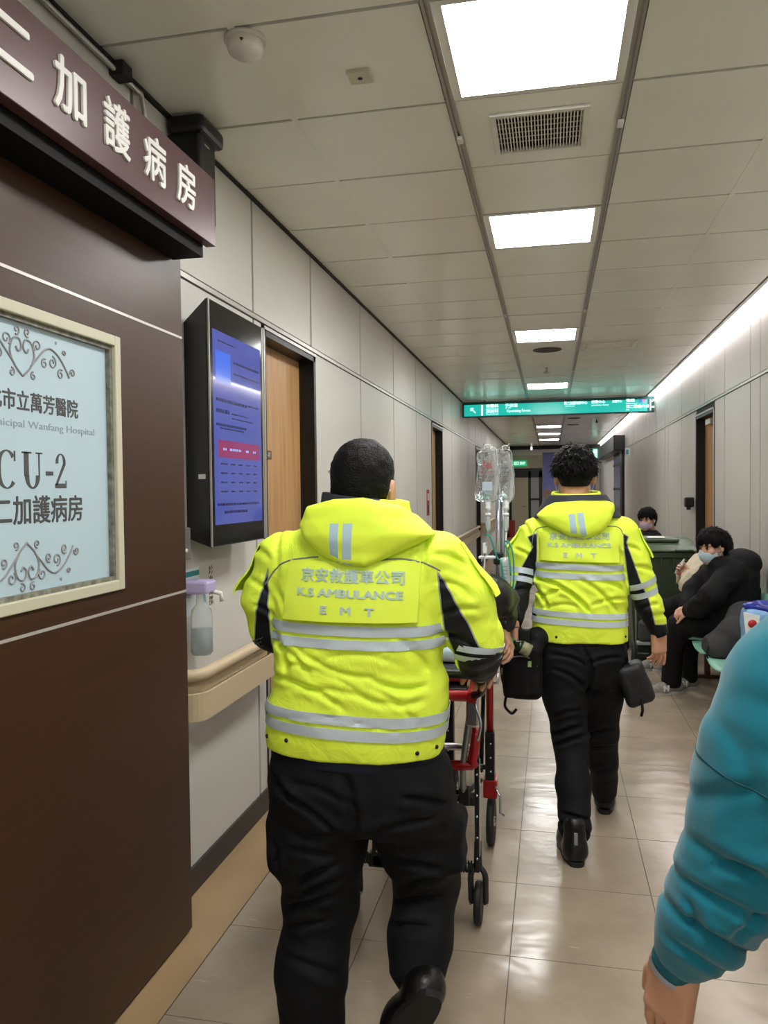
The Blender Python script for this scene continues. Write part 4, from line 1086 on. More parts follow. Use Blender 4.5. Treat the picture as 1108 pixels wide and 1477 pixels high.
CR_T1 = [(-0.734, 0.808, -0.638, 0.741, 0.01, 0.014), (-0.729, 0.785, -0.526, 0.669, 0.014, 0.014), (-0.654, 0.803, -0.476, 0.75, 0.006, 0.014), (-0.649, 0.647, -0.529, 0.665, 0.01, 0.014), (-0.672, 0.617, -0.547, 0.6, 0.01, 0.014), (-0.654, 0.52, -0.547, 0.582, 0.016, 0.014), (-0.661, 0.484, -0.538, 0.534, 0.014, 0.014), (-0.699, 0.428, -0.565, 0.49, 0.014, 0.014), (-0.69, 0.387, -0.579, 0.417, 0.01, 0.014), (-0.704, 0.325, -0.556, 0.272, 0.008, 0.014), (-0.423, 0.577, -0.284, 0.559, 0.014, 0.014), (-0.44, 0.679, -0.298, 0.715, 0.01, 0.014), (-0.387, 0.499, -0.289, 0.534, 0.014, 0.014), (-0.414, 0.431, -0.298, 0.467, 0.012, 0.014), (-0.423, 0.387, -0.316, 0.399, 0.01, 0.014), (-0.369, 0.785, -0.271, 0.741, 0.01, 0.014), (-0.716, 0.608, -0.722, 0.555, 0.014, 0.014), (-0.512, 0.838, -0.497, 0.679, 0.01, 0.02)]
CR_J2 = [(-0.059, 1.155, 0.161, 1.024, 0.014, 0.013), (0.036, 1.13, 0.161, 1.007, 0.01, 0.013), (-0.042, 1.069, 0.06, 1.114, 0.01, 0.013), (0.208, 1.155, 0.301, 1.114, 0.01, 0.013), (0.114, 1.163, 0.27, 1.024, 0.012, 0.013), (-0.065, 1.106, -0.018, 1.024, 0.012, 0.013), (0.161, 1.048, 0.309, 1.073, 0.01, 0.013), (-0.042, 1.024, 0.114, 1.044, 0.008, 0.013), (0.223, 1.351, 0.294, 1.236, 0.004, 0.013), (-0.128, 1.4, -0.089, 1.351, 0.01, 0.013), (-0.159, 1.285, -0.089, 1.245, 0.012, 0.013), (-0.151, 1.106, -0.104, 1.114, 0.01, 0.013), (0.301, 1.302, 0.372, 1.269, 0.01, 0.013), (0.348, 1.212, 0.426, 1.187, 0.012, 0.013), (0.379, 1.024, 0.45, 1.048, 0.012, 0.013), (0.395, 0.983, 0.488, 0.999, 0.01, 0.013), (-0.081, 1.4, -0.057, 1.236, 0.006, 0.013), (-0.042, 1.204, 0.301, 1.187, 0.005, 0.013)]
CR_T2 = [(0.004, 0.767, 0.13, 0.697, 0.01, 0.013), (0.004, 0.464, 0.13, 0.519, 0.014, 0.013), (0.011, 0.429, 0.137, 0.48, 0.014, 0.013), (0.011, 0.558, 0.123, 0.589, 0.01, 0.013), (0.026, 0.146, 0.152, 0.107, 0.012, 0.013), (0.034, 0.185, 0.152, 0.161, 0.01, 0.013), (0.152, 0.433, 0.271, 0.48, 0.014, 0.013), (0.152, 0.356, 0.271, 0.387, 0.01, 0.013), (0.197, 0.247, 0.256, 0.262, 0.01, 0.013), (-0.003, 0.829, 0.137, 0.791, 0.008, 0.013), (0.152, 0.791, 0.293, 0.822, 0.01, 0.013), (0.137, 0.868, 0.145, 0.651, 0.012, 0.013)]
# ================================================================== man pushing the stretcher
def man_near():
    t = thing('person', 'man nearest the viewer in yellow hi-vis jacket pushing the stretcher, back turned', 'person', (-.5, 2.0, 0))
    TL = [(.868, -.519, 2.02, .238, .152), (.90, -.518, 2.02, .243, .156), (.95, -.512, 2.02, .243, .156), (1.05, -.505, 2.02, .233, .150), (1.15, -.502, 2.02, .226, .147), (1.27, -.50, 2.02, .232, .148),
          (1.345, -.498, 2.02, .230, .140), (1.395, -.496, 2.02, .218, .122), (1.435, -.494, 2.025, .18, .104), (1.475, -.492, 2.03, .14, .09), (1.50, -.49, 2.035, .105, .085)]
    def torso0(P): return loft(P, TL, 2.5)
    def drape(P):
        x, y, z = P.T; w1 = np.clip((z-.86)/.08, 0, 1)*np.clip((1.17-z)/.08, 0, 1)
        Q = np.stack([x*2.2+z*1.6, y*2, z*9-x*3.5], 1)
        d = .030*w1*(np.abs(vn(Q, 1.15, 4.3))-.15)
        d -= .005*np.abs(vn(P, (5, 5, 16), 2))+.003*vn(P, 24)
        return d
    def torso(P): return torso0(P)+drape(P)+creases(P, CR_J1, 2.06, .8)
    AR = [(-.292, 2.02, 1.362), (-.225, 2.03, 1.26), (-.195, 2.05, 1.155), (-.20, 2.14, 1.10), (-.20, 2.245, 1.045)]; RR = [.080, .074, .066, .058, .045]
    AL = [(-.705, 2.02, 1.362), (-.755, 2.03, 1.26), (-.752, 2.05, 1.175), (-.73, 2.15, 1.12), (-.71, 2.25, 1.055)]; RL = [.080, .072, .062, .055, .045]
    def armw(P, C, off): return .010*(np.abs(vn(P, (12, 12, 18), off))-.2)+.003*vn(P, 40, off)
    def armR(P): return chain(P, AR, RR, .03)+armw(P, AR, 1)
    def armL(P): return chain(P, AL, RL, .03)+armw(P, AL, 6)
    def jk(P): return smin(smin(torso0(P), armR(P), .025), armL(P), .025)+drape(P)+creases(P, CR_J1, 2.06, .8)
    bR = [(-.279, 1.345), (-.262, 1.318), (-.247, 1.293), (-.225, 1.248), (-.206, 1.213), (-.180, 1.150), (-.12, 1.125), (-.12, 1.0), (-.243, 1.0), (-.25, 1.13), (-.268, 1.20)]
    bL = [(-.728, 1.349), (-.75, 1.289), (-.783, 1.186), (-.80, 1.10), (-.735, 1.10), (-.735, 1.188), (-.731, 1.254), (-.729, 1.315)]
    def panel(V):
        a = np.maximum(-poly2(V[:, 0], V[:, 2], bR), -poly2(V[:, 0], V[:, 2], bL)); return a
    j = sdf_obj('jacket', jk, (-.88, 1.80, .76), (-.08, 2.34, 1.54), .0062, M_jack, t, {'panel': panel})
    # reflective bands round the waist and chest
    for z0, z1, ti in ((.992, .966, .03), (.957, .930, .03), (1.214, 1.188, .012), (1.179, 1.155, .012)):
        wrap_band('reflective_band', torso, -.51, 2.02, z1, z0, M_refl, t, tilt=-ti)
    # sleeve bands near the right cuff
    for t0, t1 in ((.10, .42), (.62, .95)): arm_flap('sleeve_band', armR, AR[2], AR[3], pi-2.0, pi+1.6, t0, t1, M_refl, t, 26, 3, .0015, .0015, 0)
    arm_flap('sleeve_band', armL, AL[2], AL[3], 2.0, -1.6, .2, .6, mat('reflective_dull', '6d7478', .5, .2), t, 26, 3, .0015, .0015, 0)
    for C, R_ in ((AR, RR), (AL, RL)):
        obj('cuff', local(t).tube([C[-1], tuple(A3(*C[-1])+.45*(A3(*C[-1])-A3(*C[-2])))], [.045, .04], 20), M_navy, t)
    # hood
    H2 = [(-.617, 1.512), (-.536, 1.530), (-.457, 1.534), (-.37, 1.514), (-.319, 1.469), (-.286, 1.437), (-.32, 1.417), (-.389, 1.385), (-.45, 1.359), (-.511, 1.365), (-.573, 1.390), (-.614, 1.426), (-.636, 1.465)]
    def hood(P):
        x, y, z = P.T; p = poly2(x, z, H2); dome = np.clip(-p/.055, 0, 1)
        Hh = .022+.036*np.sqrt(dome)*np.clip(1-(z-1.36)/.30, .35, 1)+.009*vn(P, (9, 9, 20), 3)+.006*np.abs(vn(P, (16, 16, 10), 8))
        b = loft(P, [(a, c, d, e, f) for a, c, d, e, f in TL[5:-3]]+[(1.44, -.49, 2.02, .19, .125), (1.48, -.488, 2.015, .14, .115), (1.56, -.488, 2.015, .125, .105)], 2.4)
        d = smax(smax(b-Hh, -(b+.004), .008), p, .02)
        return np.maximum(d, y-2.0)
    sdf_obj('hood', hood, (-.67, 1.76, 1.33), (-.26, 2.03, 1.60), .0045, M_hv, t)
    def hoodj(P): return np.minimum(hood(P), torso(P))
    for q in ([(-.533, 1.470), (-.510, 1.470), (-.514, 1.371), (-.536, 1.375)], [(-.499, 1.470), (-.475, 1.470), (-.481, 1.366), (-.504, 1.369)]):
        back_patch('hood_stripe', hoodj, q, 1.6, M_refl2, t, 4, 14, .001, .001)
    # back panel with lettering
    Q = [(-.655, 1.374), (-.318, 1.374), (-.323, 1.224), (-.671, 1.226)]
    bp = back_patch('back_panel', torso, Q, 1.6, M_panel, t, 26, 14, .005, .003, .010)
    fy = lambda x, z: .0095+.010*np.clip((1.374-z)/.15, 0, 1)**1.5
    M_l = mat('silver_lettering', 'b9cfcc', .5, .0)
    back_text(torso, '京安救護車公司', -.484, 1.335, .265, .036, 1.6, M_l, bp, .0005, -.03, .0008, t, fy=fy)
    back_text(torso, 'K.S AMBULANCE', -.492, 1.294, .272, .027, 1.6, M_l, bp, .0005, -.03, .0009, t, fy=fy)
    back_text(torso, 'E   M   T', -.495, 1.252, .138, .027, 1.6, M_l, bp, .0005, -.03, .0009, t, fy=fy)
    def up(P): return torso(P)
    for pts in ([(-.738, 1.305), (-.70, 1.352), (-.66, 1.372), (-.604, 1.381), (-.577, 1.383)], [(-.42, 1.377), (-.362, 1.379), (-.307, 1.366), (-.272, 1.347)]):
        back_curve('piping', jk, pts, 1.6, .0022, M_pipe, t)
    # shoulder pocket flaps
    arm_flap('sleeve_flap', armR, (-.27, 2.02, 1.40), (-.19, 2.03, 1.24), pi-.55, pi+1.2, .05, .95, M_hv, t)
    arm_flap('sleeve_flap', armL, (-.72, 2.02, 1.40), (-.765, 2.03, 1.24), .55, -1.2, .05, .95, M_hv, t, flare=.022)
    # hem snaps
    for x, z in ((-.735, .905), (-.665, .913), (-.33, .893), (-.288, .897)):
        y = float(back_y(jk, [x], [z], 1.6)[0])
        obj('snap_button', local(t).lathe([(0, -.004), (.004, -.004), (.006, 0)], (x, y, z), axis=1, n=12), M_black, t)
    # collar
    def collar(P, r0=.0, top=1.535):
        x, y, z = P.T; rr = np.interp(z, [1.44, 1.50, 1.56], [.125, .105, .098]); d = np.abs(np.hypot((x+.49)/1.08, y-2.04)-rr)-.006
        tp = 1.535-.12*(x+.49)-.10*(y-2.04)*0; return smax(smax(d, z-tp, .004), 1.43-z, .004)
    sdf_obj('collar', collar, (-.66, 1.9, 1.42), (-.33, 2.18, 1.58), .0045, M_cuffdark, t)
    def trim(P): return collar(P-A3(0, 0, 0))-.0035
    sdf_obj('collar_edge', lambda P: np.maximum(trim(P), np.maximum(P[:, 2]-1.535+.12*(P[:, 0]+.49), -(P[:, 0]+.43))), (-.46, 1.9, 1.42), (-.33, 2.18, 1.58), .0045, M_hv, t)
    # navy sweater edge under the hem
    obj('undershirt', shell('undershirt', *(lambda G: (G, np.stack([np.stack([np.array([cos(a), sin(a), 0])]*3) for a in np.linspace(0, 2*pi, 60, endpoint=False)])))(
        np.array([[(-.515+.232*cos(a)*k, 2.02+.146*sin(a)*k, z) for z, k in ((.845, 1.0), (.865, 1.0), (.89, .97))] for a in np.linspace(0, 2*pi, 60, endpoint=False)])), 0., .003, tuple(t.location), True), M_navy, t)
    # trousers
    LL = [(-.605, 2.03, .76), (-.625, 2.03, .58), (-.63, 2.05, .42), (-.645, 2.0, .25), (-.64, 1.99, .07)]; LR = [.135, .117, .095, .088, .092]
    RLg = [(-.40, 2.05, .76), (-.355, 2.09, .58), (-.345, 2.14, .45), (-.352, 2.05, .34), (-.352, 2.01, .285)]; RRg = [.135, .105, .085, .078, .074]
    def tr(P):
        x, y, z = P.T
        d = loft(P, [(.66, -.50, 2.03, .20, .12), (.70, -.505, 2.03, .235, .15), (.78, -.513, 2.025, .242, .152), (.86, -.515, 2.02, .228, .145)], 2.3)
        l = chain(P, LL, LR, .05); r = chain(P, RLg, RRg, .04)
        l = smin(l, rbox(P, (-.715, 2.03, .60), (.04, .075, .075), .02), .03); r = smin(r, rbox(P, (-.272, 2.08, .61), (.04, .07, .07), .02), .03)
        l = smax(l, .03-z, .01)
        d = smin(d, smin(l, r, .015), .045)
        Q = np.stack([x*3+z*2, y*3, z*11-np.abs(x+.5)*6], 1)
        return d+.016*(np.abs(vn(Q, 1.4, 7))-.2)*np.clip((.8-z)/.1, 0, 1)+.005*vn(P, 22)+creases(P, CR_T1, 2.1, 1.2)
    sdf_obj('trousers', tr, (-.82, 1.85, .02), (-.18, 2.28, .87), .0075, M_trou, t)
    shoe(t, (-.64, 1.93, .0), (-.655, 2.20, .0), rad=.052)
    shoe(t, (-.312, 1.90, .255), (-.440, 1.99, .035), rad=.056, up=(-.1, .85, .55))
    # body
    def core(P):
        d = loft(P, [(a, b, c, max(e-.035, .05), max(f-.03, .05)) for a, b, c, e, f in TL], 2.2)
        for C in (AR, AL): d = smin(d, chain(P, C, [.06, .05, .042, .036, .027], .02), .02)
        d = smin(d, chain(P, LL, [.09, .075, .055, .05, .04], .02), .03); return smin(d, chain(P, RLg, [.09, .075, .055, .05, .04], .02), .03)
    cv = sdf_mesh(core, (-.84, 1.86, .02), (-.12, 2.28, 1.5), .012)
    h1 = hand_vf((-.202, 2.262, 1.035), (.0, .93, -.35), (.25, .3, .92), False, curl=.85, spread=.02, thumb=(.5, .8, -.5))
    h2 = hand_vf((-.702, 2.27, 1.048), (.1, .93, -.35), (-.25, .3, .92), True, curl=.85, spread=.02, thumb=(.5, .8, -.5))
    add_head(t, (-.494, 2.055, 1.548), (.06, 1, -.10), (0, .12, 1), 'crop', [cv, h1, h2], 1.04, M_skin, M_mask)
    return t
man_near()

# ================================================================== man walking beside the stretcher
def man_far():
    t = thing('person', 'second man in yellow hi-vis jacket walking ahead with black waist bags, wavy hair', 'person', (.12, 3.55, 0))
    TL = [(.882, .12, 3.55, .203, .125), (.95, .12, 3.55, .204, .13), (1.05, .122, 3.55, .198, .125), (1.17, .123, 3.55, .190, .122), (1.28, .12, 3.55, .198, .122), (1.35, .118, 3.55, .205, .118),
          (1.395, .116, 3.55, .195, .105), (1.425, .114, 3.555, .165, .092), (1.45, .112, 3.56, .12, .08), (1.48, .11, 3.565, .09, .075)]
    def torso0(P): return loft(P, TL, 2.5)
    def torso(P):
        x, y, z = P.T; w1 = np.clip((z-.99)/.06, 0, 1)*np.clip((1.2-z)/.08, 0, 1)
        Q = np.stack([x*2.5-z*1.6, y*2, z*8+x*7], 1)
        return torso0(P)+.030*w1*(np.abs(vn(Q, 1.2, 2.1))-.15)-.005*np.abs(vn(P, (6, 6, 16), 12))+.003*vn(P, 26)+creases(P, CR_J2, 3.58)
    AL = [(-.06, 3.55, 1.345), (-.125, 3.55, 1.25), (-.140, 3.53, 1.15), (-.15, 3.50, 1.06), (-.160, 3.47, .985)]; RL = [.077, .064, .055, .048, .042]
    AR = [(.298, 3.55, 1.345), (.345, 3.55, 1.24), (.375, 3.55, 1.15), (.415, 3.565, 1.04), (.453, 3.58, .94)]; RR = [.079, .066, .058, .052, .043]
    def arm(P, C, R_, o): return chain(P, C, R_, .03)+.010*(np.abs(vn(P, (12, 12, 20), o))-.2)+creases(P, CR_J2, 3.58)
    aL = lambda P: arm(P, AL, RL, 3); aR = lambda P: arm(P, AR, RR, 5)
    def jk(P): return smin(smin(torso(P), aR(P), .02), aL(P), .02)
    bL = [(-.06, 1.357), (-.102, 1.339), (-.078, 1.296), (-.139, 1.185), (-.19, 1.012), (-.19, .93), (-.11, .93), (-.09, 1.1), (-.066, 1.192), (-.061, 1.275)]
    bR = [(.301, 1.355), (.323, 1.34), (.314, 1.316), (.377, 1.137), (.408, 1.072), (.438, .957), (.51, .957), (.51, .86), (.40, .86), (.345, 1.0), (.322, 1.16), (.303, 1.292)]
    bS = [(-.066, 1.13), (-.10, 1.0), (-.06, .95), (-.09, .9), (-.2, .9), (-.2, 1.2)]
    bS = [(-.075, 1.14), (-.078, 1.02), (-.06, .985), (-.10, .965), (-.14, 1.0), (-.14, 1.14)]
    def panel(V):
        x, z = V[:, 0], V[:, 2]; a = np.maximum(-poly2(x, z, bR), -poly2(x, z, bL)); return np.maximum(a, -poly2(x, z, bS))
    sdf_obj('jacket', jk, (-.24, 3.36, .84), (.54, 3.74, 1.50), .0068, M_jack, t, {'panel': panel})
    for z0, z1, ti in ((1.018, .994, .03), (.985, .960, .03), (1.225, 1.199, .02), (1.186, 1.160, .02)):
        wrap_band('reflective_band', torso, .12, 3.55, z1, z0, M_refl, t, tilt=-ti)
    arm_band('sleeve_band', aR, AR[2], AR[3], .0, .22, M_refl, t); arm_band('sleeve_band', aR, AR[2], AR[3], .38, .60, M_refl, t)
    arm_band('sleeve_band', aL, AL[1], AL[2], .55, .80, M_refl, t); arm_band('sleeve_band', aL, AL[2], AL[3], .0, .25, M_refl, t)
    for C in (AR, AL): obj('cuff', local(t).tube([C[-1], tuple(A3(*C[-1])+.35*(A3(*C[-1])-A3(*C[-2])))], [.040, .036], 20), M_navy, t)
    H2 = [(-.071, 1.436), (-.02, 1.475), (.015, 1.492), (.13, 1.498), (.235, 1.496), (.272, 1.485), (.272, 1.455), (.244, 1.399), (.21, 1.358), (.144, 1.334), (.072, 1.345), (-.015, 1.392)]
    def hood(P):
        x, y, z = P.T; p = poly2(x, z, H2); dome = np.clip(-p/.05, 0, 1)
        Hh = .022+.036*np.sqrt(dome)*np.clip(1-(z-1.34)/.30, .35, 1)+.010*vn(P, (9, 9, 20), 13)+.007*np.abs(vn(P, (16, 16, 10), 18))
        b = loft(P, TL[3:-4]+[(1.40, .116, 3.55, .19, .112), (1.44, .112, 3.545, .14, .11), (1.51, .11, 3.55, .12, .10)], 2.4)
        return np.maximum(smax(smax(b-Hh, -(b+.004), .008), p, .02), y-3.53)
    sdf_obj('hood', hood, (-.10, 3.3, 1.31), (.31, 3.56, 1.53), .005, M_hv, t)
    hj = lambda P: np.minimum(hood(P), torso(P))
    for q in ([(.072, 1.44), (.098, 1.443), (.109, 1.344), (.082, 1.347)], [(.107, 1.445), (.133, 1.448), (.147, 1.347), (.121, 1.344)]):
        back_patch('hood_stripe', hj, q, 3.1, M_refl2, t, 4, 14, .001, .001)
    Q = [(-.056, 1.365), (.281, 1.365), (.283, 1.233), (-.048, 1.241)]
    bp = back_patch('back_panel', torso, Q, 3.1, M_panel, t, 26, 14, .005, .003, .008)
    fy = lambda x, z: .0095+.008*np.clip((1.365-z)/.13, 0, 1)**1.5
    M_l = mat('silver_lettering')
    back_text(torso, '京安救護車公司', .118, 1.343, .25, .033, 3.1, M_l, bp, .0005, .0, .0008, t, fy=fy)
    back_text(torso, 'K.S AMBULANCE', .116, 1.306, .265, .026, 3.1, M_l, bp, .0005, -.01, .0006, t, fy=fy)
    back_text(torso, 'E   M   T', .118, 1.264, .138, .027, 3.1, M_l, bp, .0005, -.01, .0006, t, fy=fy)
    for pts in ([(-.084, 1.293), (-.075, 1.352), (-.056, 1.378), (-.015, 1.386)], [(.215, 1.386), (.265, 1.386), (.290, 1.374), (.300, 1.350)]):
        back_curve('piping', jk, pts, 3.1, .002, M_pipe, t)
    for x, z in ((-.055, .945), (.31, .925), (.02, .925)):
        y = float(back_y(jk, [x], [z-.015], 3.1)[0])
        obj('snap_button', local(t).lathe([(0, -.004), (.004, -.004), (.006, 0)], (x, y, z-.015), axis=1, n=12), M_black, t)
    arm_flap('sleeve_flap', aR, (.315, 3.55, 1.37), (.36, 3.55, 1.22), pi-.5, pi+1.2, .1, .95, M_hv, t, flare=.010)
    arm_flap('sleeve_flap', aL, (-.075, 3.55, 1.37), (-.125, 3.55, 1.25), .5, -1.2, .1, .95, M_hv, t, flare=.010)
    def collar(P):
        x, y, z = P.T; rr = np.interp(z, [1.42, 1.50, 1.55], [.12, .092, .088]); d = np.abs(np.hypot((x-.108)/1.12, y-3.56)-rr)-.006
        return smax(smax(d, z-(1.535+.1*(y-3.56)), .004), 1.42-z, .004)
    sdf_obj('collar', collar, (-.05, 3.4, 1.41), (.26, 3.72, 1.57), .0045, M_hv, t)
    def lining(P):
        x, y, z = P.T; rr = np.interp(z, [1.42, 1.47, 1.52], [.155, .128, .100]); d = np.abs(np.hypot((x-.112)/1.2, y-3.56)-rr)-.006
        return smax(smax(d, z-(1.522), .004), 1.42-z, .004)
    sdf_obj('hood_lining', lambda P: np.maximum(lining(P), P[:, 1]-3.58), (-.10, 3.38, 1.41), (.33, 3.62, 1.56), .0045, M_cuffdark, t)
    # trousers
    LL = [(.035, 3.55, .80), (.06, 3.53, .62), (.078, 3.51, .45), (.088, 3.42, .28), (.092, 3.345, .12)]; LR = [.108, .092, .072, .07, .066]
    RG = [(.205, 3.57, .80), (.215, 3.61, .62), (.222, 3.66, .45), (.232, 3.74, .28), (.245, 3.84, .10)]; RR_ = [.108, .092, .072, .064, .06]
    def tr(P):
        x, y, z = P.T
        d = loft(P, [(.68, .12, 3.56, .17, .105), (.74, .12, 3.56, .198, .122), (.82, .12, 3.555, .203, .124), (.92, .12, 3.55, .19, .118)], 2.3)
        l = chain(P, LL, LR, .03); r = chain(P, RG, RR_, .03); d = smin(d, smin(l, r, .012), .035)
        Q = np.stack([x*4+z*2, y*4, z*12-x*4], 1)
        return np.maximum(d+.013*(np.abs(vn(Q, 1.5, 9))-.2)*np.clip((.85-z)/.1, 0, 1)+.004*vn(P, 24)+creases(P, CR_T2, 3.95, 1.2), .045-z)
    sdf_obj('trousers', tr, (-.12, 3.24, .03), (.36, 3.94, .92), .0075, M_trou, t)
    o = shoe(t, (.092, 3.285, 0), (.055, 3.54, 0), rad=.054, h=.13); obj('pull_tab', local(t).box((.085, 3.222, .10), (.1, 3.232, .15), .003), M_pipe, o)
    shoe(t, (.245, 3.845, 0), (.262, 4.10, 0), rad=.05, h=.10)
    def core(P):
        d = loft(P, [(a, b, c, max(e-.03, .05), max(f-.025, .05)) for a, b, c, e, f in TL], 2.2)
        for C in (AR, AL): d = smin(d, chain(P, C, [.055, .045, .04, .035, .027], .02), .02)
        d = smin(d, chain(P, LL, [.08, .065, .05, .045, .04], .02), .03); return smin(d, chain(P, RG, [.08, .065, .05, .045, .04], .02), .03)
    cv = sdf_mesh(core, (-.2, 3.28, .03), (.52, 3.9, 1.48), .012)
    h1 = hand_vf((.459, 3.585, .915), (.03, .06, -1), (.62, -.78, .0), False, curl=[.12, .26, .36, .44], spread=.08, thumb=(.42, .9, -.30))
    h2 = hand_vf((-.161, 3.455, .965), (.02, -.35, -.93), (-.9, -.3, .1), True, curl=[.7, .7, .8, .8], spread=.02, thumb=(.4, .85, -.4))
    add_head(t, (.103, 3.575, 1.60), (-.02, 1, -.02), (0, .03, 1), 'wavy', [cv, h1, h2], 1.03, M_skin, M_mask)
    # belt pouches
    def pouch(P): return rbox(P, (-.09, 3.50, .775), (.06, .07, .10), .035)+.006*vn(P, 22)
    # hangs from the belt: separate things
    return t
man_far()
def pouches():
    t = thing('waist_bag', 'black radio and first-aid pouch bag with loose strap at the second man\'s left hip', 'bag', (-.10, 3.47, .63))
    def f(P):
        d = rbox(P, (-.125, 3.44, .765), (.085, .065, .125), .035); d = smin(d, rbox(P, (-.15, 3.40, .73), (.055, .03, .075), .02), .01)
        d = smin(d, ell(P, (-.06, 3.46, .90), (.05, .06, .05)), .03); return d+.010*(np.abs(vn(P, 18))-.15)+.006*vn(P, 34)
    sdf_obj('bag_body', f, (-.24, 3.30, .60), (.02, 3.56, .98), .006, M_blk, t)
    obj('zip', local(t).tube(catmull([(-.205, 3.383, .80), (-.16, 3.374, .83), (-.1, 3.374, .83), (-.06, 3.383, .79)], 4), .003, 6), M_pipe, t)
    obj('strap', local(t).tube(catmull([(-.19, 3.42, .67), (-.20, 3.41, .62), (-.195, 3.40, .60), (-.17, 3.40, .578), (-.15, 3.40, .598)], 5), .006, 8), M_blk, t)
    obj('strap', local(t).tube(catmull([(-.185, 3.42, .90), (-.212, 3.41, .84), (-.212, 3.41, .74), (-.20, 3.41, .69)], 5), .007, 8), M_blk, t)
    obj('buckle', local(t).box((-.215, 3.395, .745), (-.20, 3.41, .775), .003), M_trimmetal, t)
    obj('label_tag', local(t).box((-.10, 3.367, .79), (-.085, 3.371, .815)), mat('tag_lime', 'a9c98a', .5), t)
    r = thing('radio', 'black handheld radio with thin aerial at the second man\'s left hip', 'radio', (-.115, 3.41, .90))
    obj('radio_body', local(r).box((-.14, 3.385, .86), (-.09, 3.42, .95), .006), M_blackp, r)
    obj('aerial', local(r).tube([(-.13, 3.40, .945), (-.142, 3.39, 1.06)], [.004, .003], 8), M_blackp, r)
    obj('cord', local(r).tube(catmull([(-.11, 3.38, .94), (-.14, 3.37, .96), (-.17, 3.37, .945), (-.20, 3.38, .905)], 5), .002, 6), M_blackp, r)
    t = thing('waist_bag', 'black side pouch with dangling strap at the second man\'s right hip', 'bag', (.35, 3.50, .60))
    def g(P):
        R = frame((-.35, 0, 1), (0, -1, 0)); return rbox(P, (.352, 3.53, .70), (.062, .092, .06), .03, R)+.008*vn(P, 24)
    sdf_obj('bag_body', g, (.24, 3.42, .56), (.45, 3.64, .84), .006, mat('black_nylon', '17171a', .5, bump=.2, bscale=120), t)
    obj('strap', local(t).tube([(.375, 3.47, .65), (.378, 3.46, .60), (.372, 3.46, .575)], .006, 8), M_blk, t)
    obj('belt_loop', local(t).tube([(.315, 3.5, .80), (.305, 3.5, .87)], .010, 8), M_blk, t)
pouches()
